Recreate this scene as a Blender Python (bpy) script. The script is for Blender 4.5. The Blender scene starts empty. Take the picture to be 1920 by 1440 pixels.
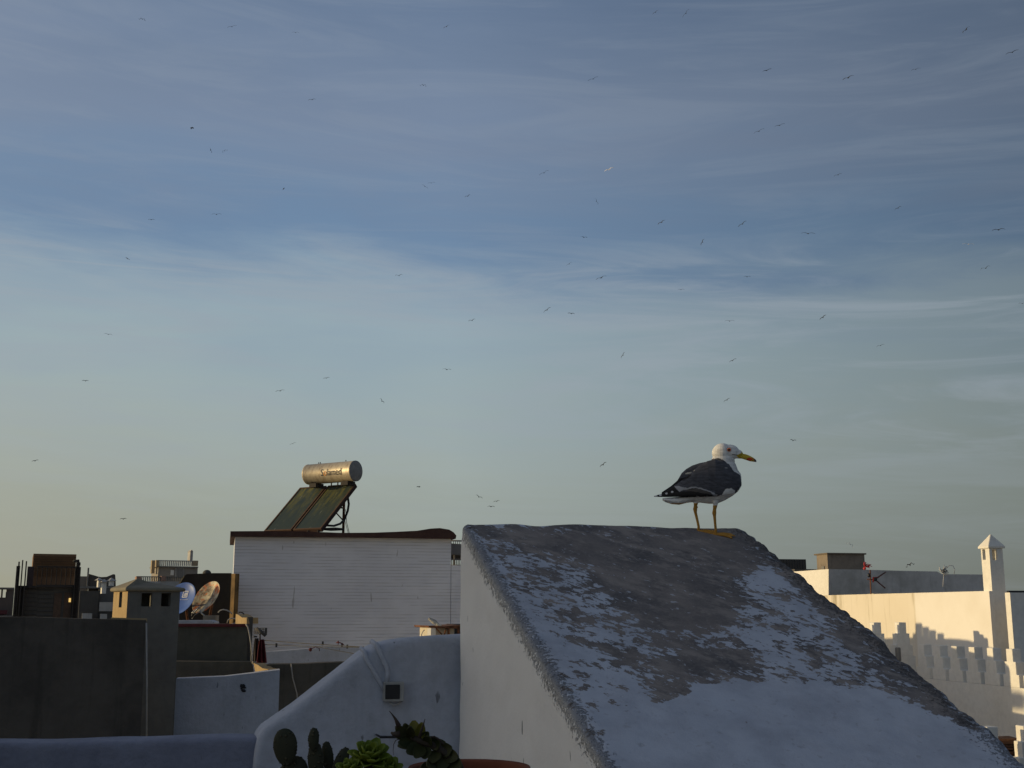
import bpy, bmesh, math, random
from mathutils import Vector, Matrix, noise
random.seed(7)
C = bpy.context.scene.collection
V = Vector
F = 2200.0; CZ = 12.0; PIT = math.atan(425.0 / F)
CP, SP = math.cos(PIT), math.sin(PIT)
GR = 0.0                                   # street level

def ray(px, py):
    a, b = (px - 960) / F, (720 - py) / F
    v = V((a, CP - b * SP, SP + b * CP))
    return v / v.y
def P(px, py, d):
    r = ray(px, py) * d
    return V((r.x, r.y, r.z + CZ))
def proj(p):
    x, y, z = p.x, p.y, p.z - CZ
    f = y * CP + z * SP; u = -y * SP + z * CP
    return 960 + F * x / f, 720 - F * u / f
class Pl:                                   # a vertical wall plane; al = how far its face turns to the right
    def __init__(s, px, d, al, py=1145):
        s.o = P(px, py, d); a = math.radians(al)
        s.n = V((math.sin(a), -math.cos(a), 0)); s.u = V((math.cos(a), math.sin(a), 0)); s.w = -s.n
    def at(s, px, py):
        r = ray(px, py); c = V((0, 0, CZ))
        t = (s.o - c).dot(s.n) / r.dot(s.n)
        return c + r * t
    def off(s, k):
        q = Pl(960, 1, 0); q.o = s.o + s.w * k; q.n, q.u, q.w = s.n, s.u, s.w
        return q
def along(p, dirv, px):                    # go from p along dirv until the column px
    lo, hi = 0.0, 60.0
    s = 1 if proj(p + dirv * .5)[0] > proj(p)[0] else -1
    for _ in range(50):
        m = (lo + hi) / 2
        if (proj(p + dirv * m)[0] - px) * s < 0: lo = m
        else: hi = m
    return lo

# ------------------------------------------------------------------ materials
def nd(nt, t, **k):
    n = nt.nodes.new(t)
    for a, b in k.items():
        if a in n.inputs: n.inputs[a].default_value = b
        else: setattr(n, a, b)
    return n
def mth(nt, op, a, b=None, c=None):
    n = nt.nodes.new('ShaderNodeMath'); n.operation = op
    for i, v in enumerate((a, b, c)):
        if v is None: continue
        if hasattr(v, 'is_output') or isinstance(v, bpy.types.NodeSocket): nt.links.new(v, n.inputs[i])
        else: n.inputs[i].default_value = v
    return n.outputs[0]
def mixc(nt, f, a, b, mode='MIX'):
    n = nt.nodes.new('ShaderNodeMix'); n.data_type = 'RGBA'; n.blend_type = mode
    for i, v in ((0, f), (6, a), (7, b)):
        if isinstance(v, bpy.types.NodeSocket): nt.links.new(v, n.inputs[i])
        else: n.inputs[i].default_value = v if i == 0 else ((*v, 1) if len(v) == 3 else v)
    return n.outputs[2]
def tex(nt, vec, scale, detail=4, rough=.55, stretch=(1, 1, 1), dist=0, rot=(0, 0, 0)):
    m = nt.nodes.new('ShaderNodeMapping'); m.inputs['Scale'].default_value = stretch; m.inputs['Rotation'].default_value = rot
    nt.links.new(vec, m.inputs['Vector'])
    n = nd(nt, 'ShaderNodeTexNoise', Scale=scale, Detail=detail, Roughness=rough, Distortion=dist)
    nt.links.new(m.outputs[0], n.inputs['Vector'])
    return n.outputs['Fac']
def ramp(nt, f, a, b):
    n = nt.nodes.new('ShaderNodeMapRange'); n.inputs[1].default_value = a; n.inputs[2].default_value = b
    n.interpolation_type = 'SMOOTHSTEP'
    nt.links.new(f, n.inputs[0]); return n.outputs[0]
def newmat(name, rough=.9, metal=0, spec=.3):
    m = bpy.data.materials.new(name); m.use_nodes = True; nt = m.node_tree
    b = nt.nodes['Principled BSDF']; b.inputs['Roughness'].default_value = rough
    b.inputs['Metallic'].default_value = metal; b.inputs['Specular IOR Level'].default_value = spec
    return m, nt, b
def bump(nt, b, h, strength, dist=.01, prev=None):
    n = nd(nt, 'ShaderNodeBump', Strength=strength, Distance=dist)
    nt.links.new(h, n.inputs['Height'])
    if prev is not None: nt.links.new(prev, n.inputs['Normal'])
    nt.links.new(n.outputs[0], b.inputs['Normal']); return n.outputs[0]
def plaster(name, col, dirt=None, amt=.35, sc=1.5, drips=0, bs=.35, bsc=30, rough=.92, bd=.01, specks=0):
    m, nt, b = newmat(name, rough, 0, .2)
    o = nt.nodes.new('ShaderNodeTexCoord').outputs['Object']
    dirt = dirt or tuple(c * .6 for c in col)
    f = ramp(nt, tex(nt, o, sc, 6, .65), .38, .72)
    f = mth(nt, 'MULTIPLY', f, amt)
    c = mixc(nt, f, col, dirt)
    g = tex(nt, o, bsc * .7, 3, .6)
    c = mixc(nt, mth(nt, 'MULTIPLY', ramp(nt, g, .35, .75), .22), c, tuple(x * .55 for x in col))
    if drips:
        d = ramp(nt, tex(nt, o, 3.2, 5, .7, (1.6, 1.6, .14)), .52, .7)
        c = mixc(nt, mth(nt, 'MULTIPLY', d, drips), c, tuple(x * .4 for x in dirt))
    if specks:
        s = ramp(nt, tex(nt, o, 14, 3, .5, (1.6, 1.6, .45)), .70, .74)
        c = mixc(nt, mth(nt, 'MULTIPLY', s, specks), c, (.04, .04, .04))
    nt.links.new(c, b.inputs['Base Color'])
    h = tex(nt, o, bsc, 8, .62)
    p = bump(nt, b, h, bs, bd)
    bump(nt, b, tex(nt, o, 3.5, 3, .5), bs * .8, bd * 3, p)
    return m
def plain(name, col, rough=.6, metal=0, var=.15, sc=12, spec=.4):
    m, nt, b = newmat(name, rough, metal, spec)
    o = nt.nodes.new('ShaderNodeTexCoord').outputs['Object']
    c = mixc(nt, ramp(nt, tex(nt, o, sc, 4), .3, .7), tuple(x * (1 - var) for x in col), tuple(min(1, x * (1 + var)) for x in col))
    nt.links.new(c, b.inputs['Base Color']); return m

# ------------------------------------------------------------------ mesh builder
class MB:
    def __init__(s): s.v = []; s.f = []; s.m = []; s.sm = []
    def add(s, vs, fs, mi=0, smooth=False):
        k = len(s.v); s.v += [V(x) for x in vs]
        for f in fs: s.f.append([i + k for i in f]); s.m.append(mi); s.sm.append(smooth)
        return s
    def prism(s, pts, off, mi=0):           # pts polygon, extruded by off
        n = len(pts); off = V(off)
        vs = [V(p) for p in pts] + [V(p) + off for p in pts]
        fs = [list(range(n)), list(range(2 * n - 1, n - 1, -1))] + [[i, i + n, (i + 1) % n + n, (i + 1) % n] for i in range(n)]
        return s.add(vs, fs, mi)
    def box(s, o, a, b, c, mi=0):           # corner o and three edge vectors
        o, a, b, c = V(o), V(a), V(b), V(c)
        return s.prism([o, o + a, o + a + b, o + b], c, mi)
    def rect(s, pl, x0, x1, yt, yb, depth, mi=0, proud=0):
        a = pl.at(x0, yt); b = pl.at(x1, yt); z0 = pl.at(x0, yb).z
        b.z = a.z
        o = pl.n * proud
        return s.prism([V((a.x, a.y, z0)) + o, V((b.x, b.y, z0)) + o, b + o, a + o], pl.w * (depth + proud), mi)
    def poly(s, pl, pts, depth, mi=0, proud=0):
        o = pl.n * proud
        return s.prism([pl.at(*p) + o for p in pts], pl.w * (depth + proud), mi)
    def tube(s, pts, r, n=8, mi=0, cap=True, flat=1.0):
        pts = [V(p) for p in pts]; rs = r if isinstance(r, (list, tuple)) else [r] * len(pts)
        vs = []; fs = []; ref = None
        for i, p in enumerate(pts):
            t = (pts[min(i + 1, len(pts) - 1)] - pts[max(i - 1, 0)]).normalized()
            if ref is None: ref = t.orthogonal().normalized()
            ref = (ref - t * ref.dot(t)).normalized(); q = t.cross(ref)
            for k in range(n):
                a = 2 * math.pi * k / n
                vs.append(p + (ref * math.cos(a) + q * math.sin(a) * flat) * rs[i])
        for i in range(len(pts) - 1):
            for k in range(n):
                fs.append([i * n + k, i * n + (k + 1) % n, (i + 1) * n + (k + 1) % n, (i + 1) * n + k])
        if cap: fs += [list(range(n - 1, -1, -1)), [(len(pts) - 1) * n + k for k in range(n)]]
        return s.add(vs, fs, mi, True)
    def ell(s, c, r, M=None, n=16, k=10, mi=0, egg=0):
        c = V(c); vs = []; fs = []
        for i in range(k + 1):
            t = math.pi * i / k
            for j in range(n):
                a = 2 * math.pi * j / n
                g = 1 + egg * math.cos(t)
                p = V((r[0] * math.sin(t) * math.cos(a) * g, r[1] * math.sin(t) * math.sin(a) * g, r[2] * math.cos(t)))
                vs.append(c + (M @ p if M else p))
        for i in range(k):
            for j in range(n): fs.append([i * n + j, (i + 1) * n + j, (i + 1) * n + (j + 1) % n, i * n + (j + 1) % n])
        return s.add(vs, fs, mi, True)
    def lathe(s, o, prof, n=40, mi=0, ax=None):
        o = V(o); vs = []; fs = []
        M = ax or Matrix.Identity(3)
        for r, z in prof:
            for k in range(n):
                a = 2 * math.pi * k / n
                vs.append(o + M @ V((r * math.cos(a), r * math.sin(a), z)))
        for i in range(len(prof) - 1):
            for k in range(n): fs.append([i * n + k, i * n + (k + 1) % n, (i + 1) * n + (k + 1) % n, (i + 1) * n + k])
        return s.add(vs, fs, mi, True)
    def loft(s, rings, mi=0):
        n = len(rings[0]); vs = [p for r in rings for p in r]; fs = []
        for i in range(len(rings) - 1):
            for k in range(n): fs.append([i * n + k, i * n + (k + 1) % n, (i + 1) * n + (k + 1) % n, (i + 1) * n + k])
        fs += [list(range(n - 1, -1, -1)), [(len(rings) - 1) * n + k for k in range(n)]]
        return s.add(vs, fs, mi, True)
    def mesh(s, name, mats, org=V((0, 0, 0)), merge=False):
        me = bpy.data.meshes.new(name)
        me.from_pydata([tuple(p - org) for p in s.v], [], s.f)
        for m in (mats if isinstance(mats, (list, tuple)) else [mats]): me.materials.append(m)
        for p, i, k in zip(me.polygons, s.m, s.sm): p.material_index = i; p.use_smooth = k
        bm = bmesh.new(); bm.from_mesh(me)
        bmesh.ops.remove_doubles(bm, verts=bm.verts, dist=1e-6)
        bmesh.ops.recalc_face_normals(bm, faces=bm.faces)
        bm.to_mesh(me); bm.free(); me.update()
        return me
    def base(s):
        n = len(s.v); z = min(p.z for p in s.v)
        return V((sum(p.x for p in s.v) / n, sum(p.y for p in s.v) / n, z))

def tag(o, label=None, cat=None, group=None, kind=None):
    if label: o['label'] = label
    if cat: o['category'] = cat
    if group: o['group'] = group
    if kind: o['kind'] = kind
    return o
def empty(name, loc, label, cat, group=None):
    e = bpy.data.objects.new(name, None); C.objects.link(e); e.location = V(loc); e.empty_display_size = .1
    return tag(e, label, cat, group)
def worg(o):
    v = V(o.location); p = o.parent
    while p: v += V(p.location); p = p.parent
    return v
def part(name, mb, mats, parent, label=None):
    o = bpy.data.objects.new(name, mb.mesh(name, mats, worg(parent))); C.objects.link(o); o.parent = parent
    if label: o['label'] = label
    return o
def solo(name, mb, mats, label=None, cat=None, group=None, kind=None):
    b = mb.base()
    o = bpy.data.objects.new(name, mb.mesh(name, mats, b)); C.objects.link(o); o.location = b
    return tag(o, label, cat, group, kind)
def evalmesh(o):
    dg = bpy.context.evaluated_depsgraph_get(); dg.update()
    me = bpy.data.meshes.new_from_object(o.evaluated_get(dg))
    old = o.data; o.modifiers.clear(); o.data = me
    return o
def cut(o, mb):                              # subtract mb (world coordinates) from o
    c = bpy.data.objects.new('cutter', mb.mesh('cutter', [], worg(o))); C.objects.link(c); c.location = worg(o)
    m = o.modifiers.new('b', 'BOOLEAN'); m.operation = 'DIFFERENCE'; m.object = c; m.solver = 'EXACT'; m.use_self = True
    bpy.context.view_layer.update(); evalmesh(o); bpy.data.objects.remove(c)
    return o
def bev(o, w=.01, seg=2):
    m = o.modifiers.new('bev', 'BEVEL'); m.width = w; m.segments = seg; m.limit_method = 'ANGLE'; m.angle_limit = math.radians(40)
    return o
def remesh(o, vox, smooth=0):
    m = o.modifiers.new('r', 'REMESH'); m.mode = 'VOXEL'; m.voxel_size = vox; m.use_smooth_shade = True
    if smooth:
        q = o.modifiers.new('s', 'SMOOTH'); q.iterations = smooth; q.factor = .5
    mats = list(o.data.materials)
    bpy.context.view_layer.update(); evalmesh(o)
    o.data.materials.clear()
    for x in mats: o.data.materials.append(x)
    for p in o.data.polygons: p.use_smooth = True; p.material_index = 0
    return o
def inpoly(x, y, poly):
    r = False; j = len(poly) - 1
    for i in range(len(poly)):
        xi, yi = poly[i]; xj, yj = poly[j]
        if (yi > y) != (yj > y) and x < (xj - xi) * (y - yi) / (yj - yi) + xi: r = not r
        j = i
    return r
def pdist(x, y, poly):                       # signed distance, positive inside
    d = 1e9; j = len(poly) - 1
    for i in range(len(poly)):
        ax, ay = poly[j]; bx, by = poly[i]; vx, vy = bx - ax, by - ay
        t = max(0, min(1, ((x - ax) * vx + (y - ay) * vy) / (vx * vx + vy * vy + 1e-12)))
        d = min(d, math.hypot(x - ax - vx * t, y - ay - vy * t)); j = i
    return d if inpoly(x, y, poly) else -d
def sm(t, a, b):
    t = max(0, min(1, (t - a) / (b - a))); return t * t * (3 - 2 * t)
def txtmesh(s, size):
    cu = bpy.data.curves.new('t', 'FONT'); cu.body = s; cu.size = size; cu.resolution_u = 4; cu.offset = .001
    o = bpy.data.objects.new('t', cu); C.objects.link(o); bpy.context.view_layer.update()
    dg = bpy.context.evaluated_depsgraph_get(); me = bpy.data.meshes.new_from_object(o.evaluated_get(dg))
    vs = [V(v.co) for v in me.vertices]; fs = [list(p.vertices) for p in me.polygons]
    bpy.data.objects.remove(o); bpy.data.meshes.remove(me)
    return vs, fs

# ------------------------------------------------------------------ light and sky
SUN_EL, SUN_AZ = math.radians(6.6), math.radians(-88.5)     # azimuth measured from +Y towards +X
SD = V((math.sin(SUN_AZ) * math.cos(SUN_EL), math.cos(SUN_AZ) * math.cos(SUN_EL), math.sin(SUN_EL)))
sc = bpy.context.scene
li = bpy.data.lights.new('sun', 'SUN'); li.energy = 3.2; li.angle = math.radians(1.0); li.color = (1, .755, .39)
so = bpy.data.objects.new('sun', li); C.objects.link(so); so.rotation_euler = (-SD).to_track_quat('-Z', 'Y').to_euler(); so.location = (0, 0, 40)
w = bpy.data.worlds.new('World'); sc.world = w; w.use_nodes = True; nt = w.node_tree; nt.nodes.clear()
out = nt.nodes.new('ShaderNodeOutputWorld')
sky = nt.nodes.new('ShaderNodeTexSky'); sky.sky_type = 'NISHITA'; sky.sun_disc = False
sky.sun_elevation = SUN_EL; sky.sun_rotation = SUN_AZ; sky.air_density = 1.2; sky.dust_density = 1.0; sky.ozone_density = 2
bg1 = nt.nodes.new('ShaderNodeBackground'); bg1.inputs[1].default_value = .06; nt.links.new(sky.outputs[0], bg1.inputs[0])
tc = nt.nodes.new('ShaderNodeTexCoord').outputs['Generated']
sep = nt.nodes.new('ShaderNodeSeparateXYZ'); nt.links.new(tc, sep.inputs[0])
el = mth(nt, 'ARCSINE', sep.outputs[2]); az = mth(nt, 'ARCTAN2', sep.outputs[0], sep.outputs[1])
tilt = mth(nt, 'MULTIPLY_ADD', az, .032, el)
comb = nt.nodes.new('ShaderNodeCombineXYZ'); nt.links.new(az, comb.inputs[0]); nt.links.new(tilt, comb.inputs[1])
nA = tex(nt, comb.outputs[0], 2.2, 4, .55, (1, 4.5, 1), .5)
nB = tex(nt, comb.outputs[0], 4.0, 9, .68, (1, 7.5, 1), 1.2)
e2 = mth(nt, 'MULTIPLY_ADD', mth(nt, 'SUBTRACT', nA, .5), .12, tilt)
e2 = mth(nt, 'MULTIPLY_ADD', mth(nt, 'SUBTRACT', nB, .5), .06, e2)
cr = nt.nodes.new('ShaderNodeValToRGB'); cr.color_ramp.interpolation = 'B_SPLINE'
def s2l(c): return tuple(((x / 255 + .055) / 1.055) ** 2.4 if x > 10 else x / 255 / 12.92 for x in c)
stops = [(0, (146, 154, 148)), (3, (149, 158, 154)), (6, (162, 172, 168)), (9, (160, 174, 176)), (12, (154, 173, 181)), (14.8, (149, 168, 182)),
         (16.5, (124, 148, 173)), (18, (108, 136, 168)), (20, (116, 138, 166)), (23, (123, 139, 164)), (26, (118, 135, 160)), (30, (98, 119, 149)), (38, (100, 113, 135)), (90, (100, 108, 124))]
els = cr.color_ramp.elements
for i, (a, c) in enumerate(stops):
    e = els[i] if i < len(els) and i < 2 else els.new(a / 90)
    e.position = a / 90; e.color = (*s2l(c), 1)
nt.links.new(mth(nt, 'DIVIDE', e2, math.pi / 2), cr.inputs[0])
# brighter, warmer towards the sun; dimmer away from it
hs = mth(nt, 'ADD', mth(nt, 'MULTIPLY', sep.outputs[0], math.sin(SUN_AZ)), mth(nt, 'MULTIPLY', sep.outputs[1], math.cos(SUN_AZ)))
lum = mth(nt, 'MINIMUM', mth(nt, 'MAXIMUM', mth(nt, 'MULTIPLY_ADD', hs, 1.0, 1.0), .50), 1.08)
warm = mth(nt, 'MULTIPLY', mth(nt, 'MULTIPLY', ramp(nt, hs, -.1, .95), .72), ramp(nt, mth(nt, 'MULTIPLY', el, -1), -.20, -.0))
colr = mixc(nt, warm, cr.outputs[0], (.50, .43, .23))
vm = nt.nodes.new('ShaderNodeVectorMath'); vm.operation = 'SCALE'; nt.links.new(colr, vm.inputs[0]); nt.links.new(lum, vm.inputs['Scale'])
# thin wisps
bandw = mth(nt, 'MULTIPLY', ramp(nt, tilt, .08, .23), mth(nt, 'SUBTRACT', 1.0, ramp(nt, tilt, .285, .315)))
nC = tex(nt, comb.outputs[0], 3.0, 10, .62, (1, 9, 1), 1.6, (0, 0, -.06))
ws = mth(nt, 'MULTIPLY', ramp(nt, nC, .42, .68), mth(nt, 'MULTIPLY_ADD', bandw, .34, .13))
ra, rb = ray(0, 477), ray(440, 514)
a_a, e_a = math.atan2(ra.x, ra.y), math.atan2(ra.z, math.hypot(ra.x, ra.y)); a_b, e_b = math.atan2(rb.x, rb.y), math.atan2(rb.z, math.hypot(rb.x, rb.y))
sl = (e_b - e_a) / (a_b - a_a)
dl_ = mth(nt, 'ABSOLUTE', mth(nt, 'SUBTRACT', el, mth(nt, 'MULTIPLY_ADD', az, sl, e_a - sl * a_a)))
trail = mth(nt, 'MULTIPLY', mth(nt, 'SUBTRACT', 1.0, ramp(nt, dl_, .0002, .0012)), mth(nt, 'SUBTRACT', 1.0, ramp(nt, az, a_b - .05, a_b)))
ws = mth(nt, 'MAXIMUM', ws, mth(nt, 'MULTIPLY', trail, .32))
dk = mth(nt, 'MULTIPLY', ramp(nt, nA, .35, .7), .10)
vmb = mixc(nt, dk, vm.outputs[0], (.17, .22, .31)); col2 = mixc(nt, ws, vmb, (.36, .41, .47))
vd_ = nt.nodes.new('ShaderNodeVectorMath'); vd_.operation = 'DOT_PRODUCT'; nt.links.new(tc, vd_.inputs[0]); vd_.inputs[1].default_value = SD
gl = mth(nt, 'POWER', mth(nt, 'MAXIMUM', vd_.outputs['Value'], 0.0), 5.0)      # the glowing sky round the low sun
col2 = mixc(nt, mth(nt, 'MULTIPLY', gl, .62), col2, (1.3, 1.06, .76))
bg2 = nt.nodes.new('ShaderNodeBackground'); nt.links.new(col2, bg2.inputs[0]); bg2.inputs[1].default_value = 1.0
mx = nt.nodes.new('ShaderNodeMixShader'); mx.inputs[0].default_value = .85
nt.links.new(bg1.outputs[0], mx.inputs[1]); nt.links.new(bg2.outputs[0], mx.inputs[2]); nt.links.new(mx.outputs[0], out.inputs[0])
sc.view_settings.view_transform = 'Standard'; sc.view_settings.look = 'None'; sc.view_settings.gamma = 1; sc.view_settings.exposure = 0
cam = bpy.data.cameras.new('camera'); co = bpy.data.objects.new('camera', cam); C.objects.link(co)
cam.sensor_width = 36; cam.lens = 36 * F / 1920; co.location = (0, 0, CZ); co.rotation_euler = (math.pi / 2 + PIT, 0, 0)
cam.clip_end = 6000; cam.clip_start = .05; sc.camera = co; sc.render.resolution_x = 1024; sc.render.resolution_y = 768
# ------------------------------------------------------------------ shared materials
M_white = plaster('white_limewash', (.72, .74, .79), (.45, .46, .49), .45, 1.6, .12, .4, 30, specks=.5)
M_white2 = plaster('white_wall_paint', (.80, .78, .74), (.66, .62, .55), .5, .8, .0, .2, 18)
M_whitestain = plaster('stained_white_paint', (.80, .76, .68), (.55, .49, .38), .5, 1.2, .55, .25, 18)
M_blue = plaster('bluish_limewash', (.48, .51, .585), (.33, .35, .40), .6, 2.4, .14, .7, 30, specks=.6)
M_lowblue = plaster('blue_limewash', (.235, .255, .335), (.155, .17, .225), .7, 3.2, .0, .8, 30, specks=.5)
M_dark = plaster('dark_render', (.118, .103, .088), (.058, .052, .047), .9, 1.3, .35, .7, 14)
M_grey = plaster('grey_render', (.185, .18, .165), (.115, .113, .105), .7, 1.3, .2, .4, 16)
M_mid = plaster('mid_concrete', (.27, .25, .22), (.13, .12, .10), .8, 1.4, .4, .4, 12)
M_band = plaster('weathered_parapet', (.66, .62, .60), (.34, .32, .29), .8, .9, .25, .4, 12)
M_brown = plaster('brown_render', (.20, .12, .07), (.12, .08, .05), .6, 2, .1, .3, 14)
M_ochre = plaster('ochre_and_sunlit_face', (.42, .31, .17), (.30, .22, .12), .5, 2, .2, .3, 16)
M_redtrim = plain('red_paint', (.10, .018, .02), .8)
M_roofbrown = plaster('dark_roof_edge', (.075, .045, .04), (.04, .02, .02), .6, 3, 0, .4, 20)
M_black = plain('black_plastic', (.012, .013, .018), .35)
M_steel = plain('dull_steel', (.42, .42, .42), .35, .8)
M_rust = plain('rusty_steel', (.16, .065, .03), .8, .2, .5)
M_cable = plain('grey_cable', (.32, .31, .30), .7)
M_dcable = plain('dark_cable', (.03, .03, .03), .6)
M_wood = plain('dark_wood', (.035, .03, .028), .8)
M_ground = plaster('street_dust', (.22, .20, .17), (.15, .13, .11), .6, .05, 0, .2, 3)
M_terrace = plaster('terrace_screed', (.20, .17, .15), (.13, .11, .10), .6, 1, 0, .2, 20)
M_farwhite = plaster('far_white_wall', (.46, .45, .44), (.30, .29, .28), .6, .6, .2, .1, 6)
M_fargrey = plaster('far_grey_wall', (.22, .21, .20), (.13, .125, .12), .6, .5, .2, .1, 6)
M_fardark = plaster('far_dark_wall', (.10, .095, .09), (.05, .05, .05), .6, .4, .2, .1, 6)

# ------------------------------------------------------------------ ground, terrace, added off-frame shade casters
g = MB(); g.add([(-1500, -1500, GR), (1500, -1500, GR), (1500, 3000, GR), (-1500, 3000, GR)], [[0, 1, 2, 3]])
solo('ground', g, M_ground, kind='structure')
g = MB(); g.box((-9, -3.2, CZ - 1.9), (14, 0, 0), (0, 9.2, 0), (0, 0, .3)); solo('terrace_floor', g, M_terrace, kind='structure')
g = MB(); g.box((-14.2, 1.0, GR), (2.2, 0, 0), (0, 9.3, 0), (0, 0, CZ + 2.28))  # unseen building added to keep the low sun off the terrace
solo('west_shade_block', g, M_white2, 'tall white building added outside the view to the west to shade the terrace', 'house')
g = MB(); g.box((-9, -4.6, GR), (16, 0, 0), (0, 1.2, 0), (0, 0, CZ + .6))  # unseen wall added to cut sky light on the low walls
solo('rear_shade_wall', g, M_white2, 'unseen white wall added behind the viewer to dim the sky light on the terrace', 'house')

# ------------------------------------------------------------------ the sloping bulkhead
DD = V((.285, -.959, 0)).normalized(); RR = V((.959, .285, 0)).normalized(); TS = .477
A = P(862, 976, 5.75); WID = 1.56
plR = Pl(960, 1, 0); plR.o = A; plR.n = DD.copy(); plR.u = RR; plR.w = -DD
Cr = plR.at(1396, 978); WID = (Cr - A).dot(RR); ZR = A.z; SHR = 1.0
def slope_at(px, py):                         # meet the pixel ray with the sloping face
    n = (DD * TS + V((0, 0, 1))).normalized(); r = ray(px, py); c = V((0, 0, CZ))
    return c + r * ((A - c).dot(n) / r.dot(n))
def uv(p):
    q = p - A; return q.dot(RR), q.dot(DD)
prof = [(-.0, ZR - 2.4), (-.0, ZR), (4.9, ZR - 4.9 * TS), (4.9, ZR - 2.4)]
mb = MB(); mb.prism([A + DD * s + V((0, 0, z - A.z)) for s, z in prof], RR * WID)
bk = solo('sloping_bulkhead', mb, [], 'massive sloping stairwell roof with peeling white paint over grey concrete, under the big gull', 'bulkhead')
bev(bk, .045, 4); remesh(bk, .0125, 2)
core = [(880, 985), (1380, 980), (1432, 1030), (1420, 1060), (1392, 1085), (1390, 1125), (1372, 1160), (1360, 1190), (1382, 1212), (1405, 1230), (1442, 1276),
        (1302, 1280), (1292, 1302), (1240, 1316), (1225, 1296), (1236, 1270), (1202, 1250), (1167, 1240), (1168, 1215), (1165, 1190), (1155, 1150), (1125, 1098), (1090, 1066), (1000, 1034), (905, 1004)]
edge = [(1370, 970), (1600, 1120), (1760, 1290), (1900, 1430), (1862, 1392), (1800, 1374), (1752, 1350), (1700, 1325), (1652, 1304), (1640, 1270), (1600, 1250), (1558, 1206), (1540, 1165), (1500, 1120), (1440, 1070), (1420, 1030)]
midz = [(1392, 1060), (1560, 1160), (1650, 1300), (1560, 1290), (1440, 1278), (1365, 1190)]
leftz = [(895, 1000), (1000, 1030), (1120, 1090), (1160, 1150), (1175, 1215), (1165, 1245), (1236, 1275), (1225, 1310), (1160, 1240), (1060, 1200), (1000, 1150), (940, 1080)]
lowz = [(900, 1010), (1100, 1190), (1240, 1330), (1180, 1400), (1100, 1390), (1000, 1210)]
rimz = [(1480, 1030), (1700, 1230), (1920, 1430), (1700, 1240), (1540, 1100)]
plainz = [(1442, 1281), (1302, 1285), (1296, 1306), (1242, 1320), (1140, 1345), (1160, 1500), (2100, 1600), (1870, 1402), (1800, 1380), (1740, 1352), (1690, 1330), (1640, 1310), (1560, 1296)]
def toUV(poly): return [uv(slope_at(*p)) for p in poly]
patz = [(1135, 1160), (1200, 1160), (1270, 1178), (1390, 1190), (1405, 1216), (1290, 1222), (1255, 1245), (1150, 1205)]
coreU, edgeU, midU, leftU, lowU, plainU, patU = map(toUV, (core, edge, midz, leftz, lowz, plainz, patz))
me = bk.data; org = V(bk.location)
me.update(); nrm = [V(v.normal) for v in me.vertices]
co_l = []
att = me.attributes.new('wear', 'FLOAT_COLOR', 'POINT')
slopeN = (DD * TS + V((0, 0, 1))).normalized()
for v, n in zip(me.vertices, nrm):
    p = V(v.co) + org; u, s = uv(p)
    top = sm(n.dot(slopeN), .3, .8)
    hgt = (p - A).dot(slopeN)
    # real unevenness
    bul = .024 * math.sin(math.pi * max(0, min(1, s / 2.5))) * sm(u / WID, .35, 1) * max(0, n.z)
    d = noise.noise(p * 2.3) * .006 + bul + noise.noise(p * 9) * .004
    eL = math.exp(-((u) / .055) ** 2) * sm(hgt, -.12, 0)
    eR = math.exp(-((u - WID) / .12) ** 2) * sm(hgt, -.15, 0)
    eT = math.exp(-((s) / .10) ** 2) * sm(p.z, A.z - .12, A.z)
    d += eL * (noise.noise(p * 22) * .006 + noise.noise(p * 7) * .008 + noise.noise(p * 48) * .003) + eR * (noise.noise(p * 17) * .012 + noise.noise(p * 6) * .016 + noise.noise(p * 40) * .004 - .006) + eT * noise.noise(p * 6) * .009
    co_l.append(V(v.co) + n * d)
    c = -1.0
    if top > .02:
        c = .20
        c = max(c, .33 * sm(pdist(u, s, lowU), -.09, .06) )
        c = max(c, .52 * sm(pdist(u, s, leftU), -.10, .05))
        c = max(c, .46 * sm(pdist(u, s, midU), -.10, .04))
        c = max(c, .70 * sm(pdist(u, s, edgeU), -.08, .07))
        c = max(c, (.70 + .18 * sm(pdist(u, s, coreU), .03, .2)) * sm(pdist(u, s, coreU), -.14, .05))
        if c > .6: c -= .24 * sm(pdist(u, s, patU), -.03, .04)
        c = c * (1 - sm(pdist(u, s, plainU), -.015, .01)) + .02 * sm(pdist(u, s, plainU), -.015, .01)
    rough_e = max(eL * 1.0, .8 * eR)
    att.data[v.index].color = (max(0, c), top, rough_e, sm(pdist(u, s, coreU), -.25, .3))
for v, c in zip(me.vertices, co_l): v.co = c
me.update()
m, nt, b = newmat('peeling_paint_on_concrete', .9, 0, .25)
at = nt.nodes.new('ShaderNodeAttribute'); at.attribute_name = 'wear'
sp = nt.nodes.new('ShaderNodeSeparateColor'); nt.links.new(at.outputs['Color'], sp.inputs[0])
o = nt.nodes.new('ShaderNodeTexCoord').outputs['Object']
mp = nt.nodes.new('ShaderNodeMapping'); mp.vector_type = 'TEXTURE'
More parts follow.
